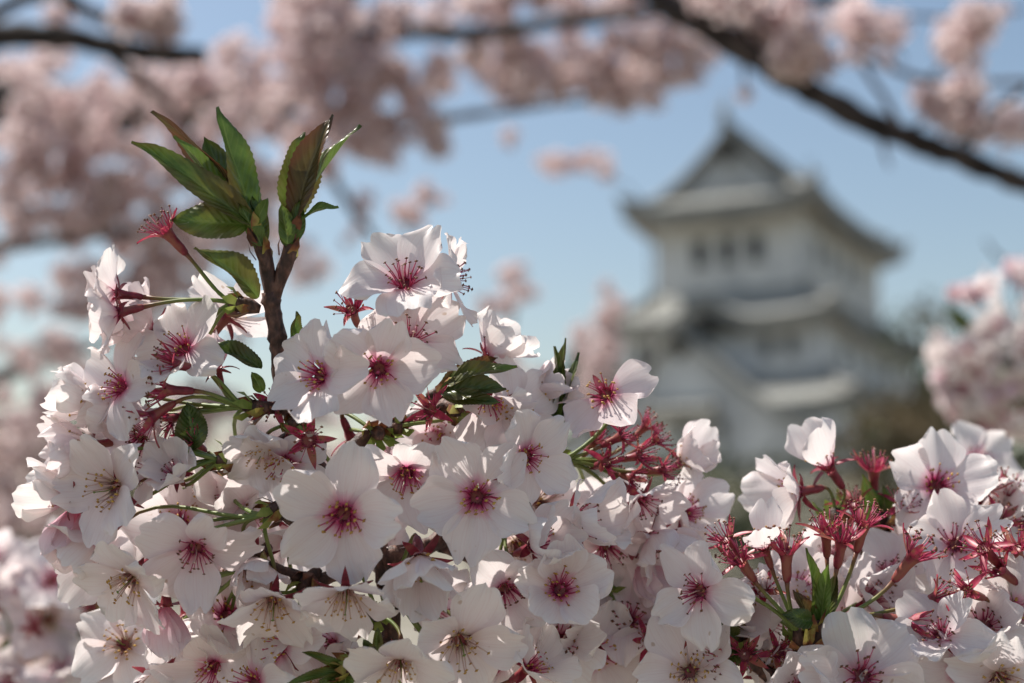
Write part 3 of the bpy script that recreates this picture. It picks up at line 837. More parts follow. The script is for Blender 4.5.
B.twig([fp(388, 640, 18), fp(365, 660, 4), fp(350, 668, -3)], .0022, .0022)

# --- leaf shoots at the top
s1 = B.shoot(fp(272, 297, 3), fp(254, 222, 0), .0020, "left leaf shoot of wide green leaves spreading up and to the left")
B.leaf(s1, fp(254, 220, 0), fp(219, 106, 2), .0138, cdir(.75, .15, .65), .55, -.08, M_LEAF, twist=.2)
B.leaf(s1, fp(255, 226, -1), fp(131, 143, -6), .0112, cdir(-.25, .55, .8), .75, .14, M_LEAF, twist=.35)
B.leaf(s1, fp(250, 216, 3), fp(150, 112, 8), .0132, cdir(.1, -.75, .6), .65, -.2, M_LEAF_BRONZE, twist=-.3)
B.leaf(s1, fp(251, 222, 1), fp(174, 136, -3), .0100, cdir(.3, .75, .6), .85, -.08, M_LEAF_BRIGHT, twist=.4)
B.leaf(s1, fp(248, 220, 5), fp(204, 138, 10), .0130, cdir(.2, .2, 1), .4, .05, M_LEAF_DARK)
B.leaf(s1, fp(247, 226, 0), fp(170, 221, -4), .0135, cdir(.1, .25, .9), .45, .18, M_LEAF)
B.leaf(s1, fp(256, 224, -2), fp(268, 198, -3), .0038, cdir(0, 0, 1), .5, .1, M_LEAF_BRIGHT)
for k, (a_, b_) in enumerate([((262, 246), (240, 204)), ((256, 248), (262, 200)), ((264, 244), (252, 196))]):
    B.leaf(s1, fp(a_[0], a_[1], -2 + k), fp(b_[0], b_[1], -3 + k * 2), .0062, cdir(-.2 + .2 * k, .1, .9), -.7, .06, (M_LEAF_BRIGHT, M_LEAF, M_LEAF)[k], serr=False, name="sheath")
s2 = B.shoot(fp(275, 294, 3), fp(296, 222, 1), .0020, "right leaf shoot of narrow folded bronze-green leaves")
B.leaf(s2, fp(293, 222, 3), fp(306, 132, 5), .0160, cdir(.65, -.1, .75), .35, -.16, M_LEAF, wpos=.5)
B.leaf(s2, fp(295, 222, 0), fp(332, 114, 0), .0128, cdir(-.5, .15, .85), .85, .06, M_LEAF_BRONZE, twist=.2)
B.leaf(s2, fp(298, 222, 1), fp(359, 124, 3), .0118, cdir(-.8, .3, .5), .65, .08, M_LEAF, twist=-.3)
B.leaf(s2, fp(301, 220, -1), fp(338, 206, -6), .0056, cdir(-.2, .8, .5), .6, .1, M_LEAF_BRIGHT)
for k, (a_, b_) in enumerate([((288, 244), (282, 204)), ((292, 244), (300, 200)), ((286, 246), (292, 198))]):
    B.leaf(s2, fp(a_[0], a_[1], -2 + k), fp(b_[0], b_[1], -3 + k * 2), .0060, cdir(-.2 + .2 * k, .1, .9), -.7, .06, (M_LEAF_BRIGHT, M_LEAF, M_LEAF)[k], serr=False, name="sheath")
for (p, q, w, n, f, c, m, t) in [
        ((258, 298, 1), (195, 247, -6), .0125, (.3, .4, .85), 1.0, .14, M_LEAF, .5), ((262, 368, 0), (204, 346, -3), .0090, (.1, .6, .75), 1.15, .05, M_LEAF_DARK, .1),
        ((290, 345, 2), (296, 311, 0), .0062, (.6, .1, .7), 1.1, .08, M_LEAF, .2), ((192, 450, 2), (188, 402, 2), .0110, (.3, 0, .9), .6, .05, M_LEAF_DARK, .1),
        ((262, 392, 4), (252, 372, 2), .0040, (.3, 0, .9), .6, .05, M_LEAF_BRIGHT, .1)]:
    B.leaf(B.o, fp(*p), fp(*q), w, cdir(*n), f, c, m, twist=t)
s3 = B.shoot(fp(432, 396, 12), fp(448, 388, 8), .0018, "leaf shoot pointing right between the upper blossoms")
B.leaf(s3, fp(442, 388, 6), fp(517, 366, 2), .0085, cdir(.1, .7, .6), .9, .1, M_LEAF)
B.leaf(s3, fp(442, 388, 7), fp(498, 358, 8), .0080, cdir(.1, .4, .8), .8, .1, M_LEAF_BRONZE)
B.leaf(s3, fp(440, 392, 4), fp(506, 388, 0), .0105, cdir(0, .5, .8), .7, .06, M_LEAF_DARK)
B.leaf(s3, fp(444, 396, 3), fp(500, 402, -2), .0060, cdir(0, .3, .9), .8, .04, M_LEAF_DARK)
s4 = B.shoot(fp(556, 462, 24), fp(552, 440, 22), .0018, "upright shoot of three narrow folded leaves between blossoms")
B.leaf(s4, fp(552, 442, 22), fp(554, 346, 18), .0085, cdir(.7, 0, .6), 1.15, .03, M_LEAF_DARK)
B.leaf(s4, fp(554, 442, 21), fp(565, 338, 20), .0072, cdir(-.5, 0, .8), 1.1, .0, M_LEAF)
B.leaf(s4, fp(556, 444, 22), fp(578, 352, 24), .0082, cdir(-.7, 0, .6), 1.15, -.05, M_LEAF_DARK)
s5 = B.shoot(fp(352, 672, -6), fp(340, 672, -9), .0016, "small green leaf bud between the lowest blossoms")
B.leaf(s5, fp(346, 670, -8), fp(287, 683, -16), .0035, cdir(0, .5, .8), .9, .05, M_LEAF)
B.leaf(s5, fp(346, 668, -8), fp(302, 652, -14), .0030, cdir(0, .5, .8), .9, .05, M_LEAF)
B.leaf(s5, fp(344, 672, -8), fp(318, 690, -12), .0060, cdir(0, .3, .8), .6, .05, M_LEAF_BRIGHT)
B.leaf(s5, fp(346, 674, -8), fp(345, 695, -12), .0055, cdir(0, .3, .8), .6, .05, M_LEAF_BRIGHT)
B.leaf(B.o, fp(374, 655, -6), fp(378, 628, -10), .0040, cdir(.3, 0, .8), .9, .05, M_LEAF_DARK)
B.leaf(B.o, fp(372, 656, -6), fp(364, 640, -10), .0045, cdir(.3, 0, .8), .9, .05, M_LEAF_DARK)

# --- blossoms: type, u, v, depth offset (mm), facing (right, up, towards viewer), size, spur
SZ = 1.0
FL = [
 ('K', 117, 294, 2, (-1, .12, .18), 1.0, 'a', "white blossom in side view facing left on a long level stalk"), ('K', 118, 313, -4, (-.9, -.25, .38), 1.0, 'a', None),
 ('S', 166, 232, -2, (-.62, .72, .25), 1.35, 'a', "spent pink calyx with a tuft of stamens beside the leaf shoot"),
 ('R', 184, 350, 2, (-.42, .5, .75), 1.12, 'b', None), ('S', 172, 364, -6, (-.88, .2, .4), 1.25, 'b', None),
 ('Y', 226, 318, 16, (.3, .5, -.4), 1.05, 'a', None), ('H', 218, 368, 6, (-.15, .9, .3), .75, 'b', None),
 ('R', 321, 376, -10, (-.5, .2, .82), 1.13, 'c', "open white blossom with red stamens left of the front flower"), ('R', 379, 369, -10, (.02, -.08, 1), 1.15, 'd', "flat open white blossom with dark red eye below the topmost flower"),
 ('K', 405, 284, 0, (.02, .62, .75), 1.25, 'd', "topmost white blossom opening upward with pink stamens"), ('K', 450, 280, 10, (.85, .1, .05), 1.0, 'd', None),
 ('K', 410, 342, 4, (.22, .35, .9), 1.18, 'd', None), ('S', 352, 310, 4, (-.15, .6, .75), 1.2, 'd', "small red star-shaped spent calyx above the front flowers"),
 ('C', 488, 356, 18, (.6, .7, -.1), 1.0, 'h', None), ('Y', 512, 412, 12, (.35, .1, .9), 1.1, 'h', None), ('C', 536, 398, 22, (.6, .5, .3), 1.0, 'h', None),
 ('P', 488, 402, 8, (.2, -.6, .7), 1.05, 'h', None), ('S', 430, 410, 2, (-.45, .3, .8), 1.25, 'd', None),
 ('R', 526, 456, -2, (.45, -.05, .8), 1.02, 'h', None), ('R', 477, 497, -8, (.08, .02, 1), 1.25, 'm', "large open white blossom with crimson eye in the middle of the mass"),
 ('R', 407, 472, -2, (.02, -.55, .82), 1.12, 'g', None), ('R', 344, 514, -14, (-.1, -.2, .97), 1.36, 'c', "largest front blossom with white petals and dark red eye"),
 ('C', 420, 560, -6, (.15, -.55, .8), 1.3, 'j', None), ('Y', 346, 592, -16, (.02, -.74, .62), 1.12, 'l', "pale blossom hanging like an umbrella with yellow anthers below"),
 ('Y', 273, 600, -6, (.06, -.62, .75), 1.12, 'f', None), ('K', 196, 547, -8, (.12, -.42, .9), 1.18, 'f', "wide white blossom with rust red stamens in the lower left of the mass"),
 ('Y', 116, 487, -2, (-.48, -.1, .85), 1.22, 'e', "open white blossom with yellow anthers at the left edge of the mass"), ('C', 70, 497, 3, (-.95, .3, .25), 1.08, 'e', "white blossom in profile at the far left edge"),
 ('H', 76, 510, 6, (-.35, -.85, .1), 1.15, 'e', None), ('Y', 132, 578, -4, (-.3, -.45, .82), 1.12, 'f', None), ('H', 166, 606, 0, (.0, -1, .12), 1.05, 'f', "pink half-open blossom hanging straight down"),
 ('R', 122, 388, 0, (-.6, .25, .7), 1.05, 'b', None), ('C', 132, 412, 10, (-.9, .08, .35), 1.15, 'b', None), ('K', 142, 438, 8, (-.35, -.55, .7), 1.0, 'b', None),
 ('S', 166, 390, -6, (-.95, .05, .3), 1.25, 'b', None), ('S', 150, 418, -5, (-.75, -.5, .35), 1.3, 'b', None), ('S', 170, 420, 3, (-.7, -.3, .5), 1.1, 'b', None),
 ('C', 176, 474, -2, (-.15, .55, .8), .8, 'e', None), ('K', 158, 470, 6, (-.5, .4, .6), .9, 'e', None), ('S', 190, 440, 3, (-.5, .5, .7), 1.1, 'e', None),
 ('R', 284, 462, 2, (-.05, -.45, .88), 1.1, 'c', None), ('S', 309, 440, -8, (.15, .05, 1), 1.3, 'c', "red star-shaped calyx beside the dark twig"), ('Y', 262, 450, 0, (-.05, -.55, .75), .85, 'c', None),
 ('S', 274, 404, 6, (.05, .2, .97), 1.2, 'c', "red star-shaped calyx on the upright twig"), ('H', 352, 440, 16, (.2, -.5, -.1), 1.0, 'g', None), ('H', 366, 448, 14, (.6, -.5, .3), .9, 'g', None),
 ('C', 534, 546, 2, (.6, .35, .6), 1.15, 'm', None), ('C', 574, 522, 10, (.75, .3, .5), 1.2, 'm', None), ('C', 560, 590, -2, (.1, .35, .93), 1.15, 'n', "crumpled cup-shaped white blossom right of the mass"),
 ('Y', 460, 640, -10, (.12, -.35, .92), 1.22, 'j', "open white blossom with green-yellow centre near the bottom"), ('K', 505, 588, 4, (.2, -.3, .9), 1.1, 'm', None),
 ('Y', 400, 662, -14, (.02, -.6, .78), 1.05, 'l', None), ('C', 528, 668, 0, (.6, .55, .4), 1.05, 'j', None), ('R', 280, 646, 6, (-.62, -.05, .75), 1.12, 'o', None),
 ('X', 606, 395, 14, (-.35, .32, .85), 1.12, 'i', "white blossom standing apart with red stamens beside the blurred castle"),
 ('C', 684, 460, 44, (.3, .3, .5), .95, 'i', None), ('C', 684, 512, 40, (.45, .3, .6), 1.05, 'i', None), ('K', 640, 500, 22, (.4, -.4, .6), 1.0, 'i', None),
 ('S', 622, 436, 22, (.85, .45, .3), 1.15, 'i', None), ('S', 640, 456, 24, (.9, .2, .5), 1.15, 'i', None), ('S', 655, 440, 34, (.85, .5, .1), 1.1, 'i', None), ('S', 664, 470, 26, (.95, .1, .3), 1.15, 'i', None),
 ('S', 606, 462, 22, (.5, .3, .8), 1.15, 'i', None), ('S', 632, 478, 28, (.8, -.2, .5), 1.1, 'i', None), ('S', 596, 440, 30, (.5, .7, .4), 1.05, 'i', None), ('S', 646, 426, 38, (.7, .7, .1), 1.05, 'i', None),
 ('K', 606, 546, 26, (.3, -.4, .8), 1.15, 'n', None), ('C', 652, 536, 26, (.5, -.5, .6), 1.1, 'n', None), ('K', 628, 620, 26, (-.1, .5, .85), 1.2, 'n', None), ('R', 596, 652, 20, (.3, .1, .9), 1.15, 'n', None),
 ('C', 98, 402, 8, (-.85, .25, .4), 1.1, 'b', None), ('C', 92, 446, 8, (-.8, -.15, .5), 1.1, 'e', None), ('C', 98, 540, 8, (-.7, -.55, .4), 1.1, 'f', None), ('C', 150, 330, 12, (-.6, .5, .4), 1.0, 'a', None), ('C', 250, 560, 4, (.3, -.6, .6), 1.1, 'f', None),
 ('S', 648, 640, 18, (.3, .4, .8), 1.1, 'n', None), ('K', 610, 672, 30, (.4, .3, .8), 1.1, 'n', None), ('H', 640, 560, 30, (.4, -.8, .3), 1.1, 'n', None), ('C', 560, 640, 16, (.2, .3, .9), 1.2, 'n', None),
]
for (t, u, v, dz, fc, sz, sp, lb) in FL:
    B.flower(t, fp(u, v, dz), cdir(*fc), sz * SZ, spur=sp, label=lb, seed=u * 7 + v)
rgf = random.Random(77)
for (u, v, dz) in [(240, 560, 22), (190, 620, 24), (130, 640, 30), (215, 670, 16), (150, 678, 20), (330, 640, 18), (370, 540, 30), (440, 600, 26), (500, 660, 22), (560, 670, 34),
                   (430, 450, 30), (460, 430, 30), (545, 500, 34), (330, 690, 10), (260, 690, 4), (440, 690, 4), (590, 610, 40), (680, 560, 40), (670, 620, 36), (660, 670, 30), (230, 610, 20), (510, 540, 36), (100, 560, 22), (300, 540, 26), (232, 492, 24), (250, 515, 22), (210, 480, 28), (180, 520, 24), (610, 520, 44)]:
    B.flower(rgf.choice('RKYYC'), fp(u + rgf.uniform(-8, 8), v + rgf.uniform(-8, 8), dz), cdir(rgf.uniform(-.6, .6), rgf.uniform(-.5, .4), rgf.uniform(.5, 1)), rgf.uniform(1.05, 1.25), seed=u + v)

# ------------------------------------------------------------------ right hand spray
R = Branch("cherry_branch", "foreground cherry spray of mostly red spent calyxes round an upright green shoot", fp(810, 740, 12))
R.twig([fp(810, 750, 14), fp(808, 700, 10), fp(805, 650, 6)], .0030, .0030)
R.twig([fp(808, 700, 10), fp(760, 668, 8), fp(735, 640, 12)], .0024, .0024)
R.twig([fp(810, 712, 10), fp(880, 672, 14), fp(960, 640, 16), fp(1040, 660, 20)], .0026, .0024)
for key, u, v, dz, dr in [('a', 800, 640, 3, (-.3, .9, .2)), ('b', 815, 640, 2, (.5, .8, .2)), ('c', 735, 640, 10, (-.4, .3, .8)), ('d', 1040, 655, 10, (-.9, .2, .3)), ('e', 900, 668, 6, (.1, .6, .7))]:
    R.spur(key, fp(u, v, dz), cdir(*dr), 1.2)
sh = R.shoot(fp(815, 652, 2), fp(818, 618, 0), .0028, "upright bright green leaf shoot in the centre of the spray")
R.leaf(sh, fp(817, 630, 0), fp(807, 548, -2), .0062, cdir(.5, 0, .8), 1.0, .02, M_LEAF)
R.leaf(sh, fp(819, 632, -1), fp(829, 564, -3), .0068, cdir(-.5, 0, .8), 1.0, .02, M_LEAF_BRIGHT)
R.leaf(sh, fp(822, 632, 2), fp(838, 572, 2), .0060, cdir(-.5, 0, .8), .9, .02, M_LEAF_DARK)
R.leaf(sh, fp(816, 634, 1), fp(794, 590, -3), .0065, cdir(.5, 0, .8), .8, .05, M_LEAF_BRONZE)
R.leaf(sh, fp(812, 622, -4), fp(780, 614, -9), .0062, cdir(0, .3, .9), .6, .1, M_LEAF_DARK)
R.leaf(sh, fp(830, 630, -2), fp(870, 634, -6), .0050, cdir(0, .4, .9), .6, .05, M_LEAF_BRIGHT)
R.leaf(sh, fp(826, 634, -2), fp(864, 618, 2), .0055, cdir(0, .4, .9), .6, .05, M_LEAF)
R.leaf(R.o, fp(735, 640, 6), fp(702, 640, 4), .0075, cdir(0, .4, .9), .5, .1, M_LEAF_DARK)
R.leaf(R.o, fp(735, 645, 6), fp(712, 618, 6), .0085, cdir(0, .4, .9), .5, .1, M_LEAF_DARK)
R.leaf(R.o, fp(735, 650, 6), fp(720, 670, 2), .0075, cdir(0, .4, .9), .5, .1, M_LEAF)
for (t, u, v, dz, fc, sz, sp, lb) in [
 ('K', 700, 591, -4, (-.62, .02, .8), 1.08, 'a', "large white blossom facing left at the near edge of the spray"), ('P', 764, 547, 2, (-.35, .9, .25), .95, 'a', "blossom with only a few upright petals left"),
 ('S', 726, 540, 4, (-.5, .8, .2), 1.25, 'a', None), ('S', 740, 560, -2, (-.55, .75, .3), 1.3, 'a', None), ('S', 786, 552, -3, (-.08, .97, .25), 1.45, 'a', None),
 ('S', 842, 540, -2, (.1, .95, .3), 1.4, 'b', None), ('S', 864, 524, 2, (.2, .95, .2), 1.4, 'b', None), ('S', 826, 532, 6, (-.1, .95, .3), 1.3, 'b', None), ('S', 914, 556, -2, (.55, .8, .25), 1.5, 'b', "largest red calyx brush leaning right on a long green stalk"),
 ('S', 936, 598, 2, (.9, .35, .3), 1.2, 'b', None), ('S', 912, 622, 0, (.97, -.15, .3), 1.3, 'b', None), ('S', 762, 590, 14, (-.1, .6, .7), 1.2, 'a', None), ('S', 745, 655, 4, (-.2, .2, .9), 1.2, 'c', None), ('S', 778, 652, 6, (.2, .3, .9), 1.1, 'c', None), ('S', 716, 660, 2, (-.7, -.2, .6), 1.2, 'c', None),
 ('S', 984, 548, 6, (-.6, .6, .4), 1.4, 'd', None), ('S', 966, 592, 2, (-.8, .3, .5), 1.3, 'd', None), ('S', 1000, 570, 8, (-.7, .5, .3), 1.3, 'd', None), ('S', 1016, 548, 10, (-.4, .7, .4), 1.3, 'd', None), ('H', 958, 640, 0, (-.95, .05, .2), .8, 'd', None),
 ('K', 940, 636, -4, (-.4, .55, .7), 1.0, 'e', None), ('Y', 1000, 676, -6, (.05, -.3, .95), 1.2, 'e', None), ('R', 960, 668, -2, (.2, .1, .95), 1.1, 'e', None), ('K', 862, 676, -8, (-.05, .35, .9), 1.3, 'e', "white blossom at the bottom edge with sunlit upper petals"),
 ('Y', 900, 680, 0, (.2, .3, .9), 1.1, 'e', None), ('C', 735, 610, 20, (.2, .2, .9), 1.15, 'c', None), ('K', 760, 620, 26, (.4, .3, .8), 1.15, 'c', None), ('R', 800, 590, 32, (.2, .4, .8), 1.1, 'b', None), ('C', 870, 600, 30, (.3, .4, .8), 1.15, 'b', None), ('K', 890, 575, 34, (.1, .5, .8), 1.1, 'b', None),
 ('K', 955, 545, 24, (-.2, .4, .85), 1.1, 'd', None), ('R', 1010, 610, 12, (-.3, .1, .9), 1.15, 'd', None), ('C', 985, 625, 10, (-.2, .4, .9), 1.1, 'd', None), ('K', 1022, 600, 22, (-.2, .4, .9), 1.2, 'd', None), ('Y', 690, 672, 2, (-.2, .25, .95), 1.15, 'c', None), ('C', 800, 690, -4, (-.1, .3, .9), 1.15, 'e', None), ('R', 840, 625, 30, (.2, .3, .9), 1.1, 'b', None), ('C', 770, 672, 18, (.2, .3, .9), 1.1, 'c', None)]:
    R.flower(t, fp(u, v, dz), cdir(*fc), sz, spur=sp, label=lb, seed=u * 5 + v)

# ------------------------------------------------------------------ second spray behind it at the right, a little out of focus
Q = Branch("cherry_branch", "slightly blurred cherry spray behind the red calyxes, with one white flower facing the viewer", fp(900, 720, 70))
Q.twig([fp(900, 730, 75), fp(905, 640, 62), fp(890, 560, 52), fp(880, 520, 48)], .0030, .0026)
Q.twig([fp(905, 640, 62), fp(960, 590, 56), fp(1000, 560, 56), fp(1040, 540, 60)], .0026, .0026)
Q.twig([fp(895, 580, 54), fp(850, 540, 46), fp(838, 520, 42)], .0022, .0022)
for key, u, v, dz, dr in [('a', 880, 520, 46, (.1, .9, .3)), ('b', 838, 518, 40, (-.5, .8, .2)), ('c', 960, 560, 50, (.1, .9, .3)), ('d', 1010, 550, 54, (.2, .9, .3))]:
    Q.spur(key, fp(u, v, dz), cdir(*dr), 1.3)
for (t, u, v, dz, fc, sz, sp, lb) in [
 ('R', 936, 486, 42, (-.05, .35, .92), 1.25, 'c', "white flower with red eye"), ('P', 828, 466, 36, (-.55, .75, .2), 1.2, 'b', "blossom with one tall upright petal"), ('C', 798, 492, 34, (-.85, -.1, .3), 1.2, 'b', None),
 ('S', 874, 470, 46, (-.05, .97, .2), 1.4, 'a', None), ('S', 902, 506, 40, (.2, .75, .5), 1.3, 'a', None), ('S', 852, 505, 40, (-.4, .8, .3), 1.2, 'a', None), ('S', 984, 488, 48, (.2, .8, .4), 1.4, 'd', None), ('S', 1008, 492, 50, (.3, .9, .3), 1.4, 'd', None), ('S', 966, 520, 46, (-.1, .7, .6), 1.3, 'c', None),
 ('C', 985, 515, 52, (.2, .4, .8), 1.15, 'd', None), ('K', 1020, 520, 56, (.2, .3, .9), 1.2, 'd', None), ('C', 920, 540, 54, (-.1, .3, .9), 1.15, 'c', None), ('K', 975, 462, 130, (.1, .4, .8), 1.1, 'd', None), ('S', 1000, 520, 40, (.1, .6, .7), 1.3, 'd', None), ('Y', 860, 560, 60, (-.2, .3, .9), 1.2, 'a', None), ('C', 830, 560, 60, (-.3, .2, .9), 1.1, 'b', None), ('K', 1000, 580, 60, (0, .3, .9), 1.2, 'd', None)]:
    Q.flower(t, fp(u, v, dz), cdir(*fc), sz, spur=sp, label=lb, seed=u * 3 + v)
for p, q, w in [((868, 520, 44), (862, 474, 40), .006), ((876, 520, 46), (868, 480, 46), .007), ((884, 522, 46), (884, 486, 44), .005)]:
    Q.leaf(Q.o, fp(*p), fp(*q), w, cdir(.4, .1, .8), .8, .05, M_LEAF)

# ------------------------------------------------------------------ blurred blossom at the lower left
L_ = Branch("cherry_branch", "out-of-focus white cherry blossom mass in the lower left corner", at(60, 740, .72))
L_.twig([at(40, 760, .74), at(70, 690, .72), at(66, 640, .70), at(90, 600, .70)], .0040, .0030)
L_.twig([at(66, 660, .71), at(20, 620, .72), at(-20, 600, .74)], .0030, .0026)
L_.twig([at(75, 690, .72), at(140, 660, .70), at(200, 650, .70)], .0030, .0026)
for key, u, v, d in [('a', 66, 635, .69), ('b', 98, 622, .69), ('c', 20, 625, .70), ('d', 140, 660, .69), ('e', 10, 650, .69)]:
    L_.spur(key, at(u, v, d), cdir(0, .8, .5), 2.0)
rl = random.Random(11)
for k, (u, v) in enumerate([(8, 575), (28, 590), (52, 582), (78, 596), (104, 586), (20, 615), (48, 620), (86, 628), (112, 640), (6, 648), (34, 668), (64, 674), (100, 668), (130, 676), (8, 690), (150, 650), (160, 690), (-12, 600), (-10, 560), (60, 560), (40, 640), (180, 640), (200, 680), (125, 610), (86, 655)]):
    L_.flower(rl.choice('YKKYCY'), at(u, v, rl.uniform(.66, .76)), cdir(rl.uniform(-.6, .6), rl.uniform(.1, .8), rl.uniform(.4, 1)), rl.uniform(1.1, 1.3), seed=k + 900)
for k, (u, v) in enumerate([(34, 628), (92, 606), (18, 684)]):
    L_.flower('S', at(u, v, .66), cdir(rl.uniform(-.5, .5), .6, .6), 1.2, seed=k + 990)
for (u, v, d, tu, tv) in [(62, 660, .67, 58, 618), (70, 660, .67, 72, 622), (98, 634, .67, 92, 600), (16, 655, .67, 4, 640)]:
    L_.leaf(L_.o, at(u, v, d), at(tu, tv, d), .011, cdir(.2, .1, .9), .5, .1, M_LEAF_BRIGHT)

# ------------------------------------------------------------------ blurred ball of blossom at the right edge
P_ = Branch("cherry_branch", "out-of-focus pink blossom ball at the right edge beside the castle", at(1080, 330, 1.08))
P_.twig([at(1700, 120, 1.5), at(1350, 210, 1.34), at(1120, 300, 1.26), at(1060, 335, 1.24), at(1005, 350, 1.22)], .0085, .0035)
for key, u, v, dr in [('a', 1000, 350, (-.7, -.2, .6)), ('b', 1030, 340, (-.2, .5, .8)), ('c', 1010, 370, (-.3, -.8, .5))]:
    P_.spur(key, at(u, v, 1.20), cdir(*dr), 2.0)
rp = random.Random(21)
for k in range(84):
    a = rp.uniform(0, 6.28); z = rp.uniform(-.35, 1)
    rr = math.sqrt(max(0, 1 - z * z))
    d = Vector((rr * math.cos(a), rr * math.sin(a), z))
    P_.flower(rp.choice('KRKHC'), at(1014, 354, 1.22) + (RGT * d.x * .058 + UPV * d.y * .066 - FWD * d.z * .045), cdir(d.x, d.y - .25, d.z), rp.uniform(1.05, 1.25), seed=k + 1200)
P_.leaf(P_.o, at(975, 335, 1.20), at(942, 306, 1.2), .016, cdir(0, .3, .9), .4, .1, M_LEAF_DARK)

# ------------------------------------------------------------------ flowering trees in the background
def cluster_mesh(seed, n, rad):
    """a round umbel of small five-petalled flowers on a knot of stalks"""
    rg = random.Random(seed)
    mb = MB()
    sq = (rg.uniform(.8, 1.2), rg.uniform(.8, 1.2), rg.uniform(.7, 1.0))
    for k in range(n):
        z = 1 - 2 * (k + .5) / n; a = k * 2.39996 + rg.uniform(-.5, .5)
        r = math.sqrt(1 - z * z)
        d = Vector((r * math.cos(a), r * math.sin(a), z))
        c = Vector((d.x * sq[0], d.y * sq[1], d.z * sq[2])) * rad * rg.uniform(.55, 1.05)
        f = (d + Vector((rg.uniform(-.5, .5), rg.uniform(-.5, .5), rg.uniform(-.7, .2)))).normalized()
        M = Matrix.Translation(c) @ f.to_track_quat('Z', 'Y').to_matrix().to_4x4() @ Matrix.Rotation(rg.uniform(0, 6.28), 4, 'Z')
        el = math.radians(rg.uniform(5, 45))
        for p in range(5):
            L, w = .0165 * rg.uniform(.9, 1.1), .0072
            aa = p * 2 * math.pi / 5 + rg.uniform(-.1, .1)
            vs, uv = [], []
            for t, ww, bz in ((0.08, .12, 0), (.55, 1.0, -.02), (1.0, .62, .03)):
                for s in (-1, 0, 1):
                    x = s * w * ww; y = L * t * (1 if s else (.93 if t > .9 else 1)) ; zz = (abs(s) * .12 + bz) * L
                    yy = y * math.cos(el) - zz * math.sin(el); z2 = y * math.sin(el) + zz * math.cos(el)
                    vs.append(M @ Vector((x * math.cos(aa) - yy * math.sin(aa), x * math.sin(aa) + yy * math.cos(aa), z2))); uv.append(((s + 1) / 2, t))
            mb.add(vs, [(j * 3 + i, j * 3 + i + 1, j * 3 + i + 4, j * 3 + i + 3) for j in range(2) for i in range(2)], 0, uv)
        e = M @ Vector((0, 0, -.002))
        tube(mb, [M @ Vector((0, 0, .006)), e, M @ Vector((0, 0, -.011)), c * .3 + Vector((0, 0, -.005)), Vector((0, 0, 0))], [.0016, .0022, .0012, .0009, .0009], 4, 1, cap=False)
    for k in range(3):
        d = Vector((rg.uniform(-1, 1), rg.uniform(-1, 1), rg.uniform(0, 1))).normalized()
        s = d.orthogonal().normalized() * .004
        mb.add([d * rad * .3, d * rad * .75 + s, d * rad * 1.15, d * rad * .75 - s], [(0, 1, 2, 3)], 2)
    return mb.mesh("blossom_cluster", [M_PETAL_FAR, M_CALYX, M_LEAF_BRONZE])
CL = [cluster_mesh(700 + i, [26, 30, 24, 34, 28, 22, 32, 26][i], [.046, .050, .042, .054, .048, .040, .052, .045][i]) for i in range(8)]

class Tree(Branch):
    n = 0
    def cluster(self, p, s, rg):
        M = Matrix.Translation(p) @ Euler((rg.uniform(0, 6.28), rg.uniform(0, 6.28), rg.uniform(0, 6.28))).to_matrix().to_4x4() @ Matrix.Scale(s, 4)
        if self.n < 100:
            link("blossom_cluster", rg.choice(CL), self.o, self.T @ M)
            self.n += 1
        else:
            self.extra.append((rg.choice(CL), self.T @ M))
    extra = None
    def finish(self):
        if not self.extra: return
        mb = MB()
        for me, M in self.extra:
            uvl = me.uv_layers[0].data
            uv = [(.5, .5)] * len(me.vertices)
            for l in me.loops: uv[l.vertex_index] = tuple(uvl[l.index].uv)
            vs = [M @ v.co for v in me.vertices]
            for mi in range(3):
                pass
            b = len(mb.v)
            mb.v += [tuple(p) for p in vs]; mb.uv += uv
            for p in me.polygons:
                mb.f.append(tuple(i + b for i in p.vertices)); mb.m.append(p.material_index)
        o = mb.build("blossom_mass", [M_PETAL_FAR, M_CALYX, M_LEAF_BRONZE], self.o)
        o["kind"] = "stuff"
    def blob(self, u, v, ru, rv, d, dd, n, s=1.0, seed=0):
        rg = random.Random(seed * 131 + int(u * 3 + v))
        for k in range(n if n < 3 else int(n * 1.9)):
            a = rg.uniform(0, 6.28); r = math.sqrt(rg.random())
            self.cluster(at(u + 1.12 * ru * r * math.cos(a), v + 1.12 * rv * r * math.sin(a), d + rg.uniform(-dd, dd)), s * rg.uniform(.5, .9), rg)

def limb(T, pts, r0, r1, name="limb", mat=None):
    T.twig([at(*p) for p in pts], r0, r1, rough=.16, sides=10, mat=mat or M_BARK, name=name)

# nearest overhead tree: dark limb rising from the left, over the top of the view and down to the right
A = Tree("cherry_tree", "near cherry tree whose dark bare limb slants down across the top right corner", Vector((-3.2, 2.4, 0)), "cherry trees in bloom behind the branch", "tree")
A.extra = []
A.twig([Vector((-3.2, 2.4, -.2)), Vector((-3.15, 2.45, .8)), Vector((-2.9, 2.5, 1.7)), Vector((-2.5, 2.5, 2.4))], .20, .13, .1, 14, M_BARK, "trunk", False)
A.twig([Vector((-2.5, 2.5, 2.4)), at(-300, -120, 2.45), at(100, -190, 2.4), at(420, -150, 2.35), at(560, -75, 2.3)], .075, .0255, .1, 12, M_BARK, "limb", False)
A.twig([at(548, -80, 2.305), at(610, -40, 2.28), at(668, 4, 2.25), at(760, 60, 2.22), at(860, 118, 2.2), at(940, 150, 2.2), at(1030, 186, 2.2), at(1150, 230, 2.2), at(1330, 262, 2.25), at(1560, 330, 2.3)], 0.0250, .0120, .2, 12, M_BARK, "limb", False)
limb(A, [(668, 4, 2.25), (720, -5, 2.3), (800, -20, 2.35)], .012, .008)
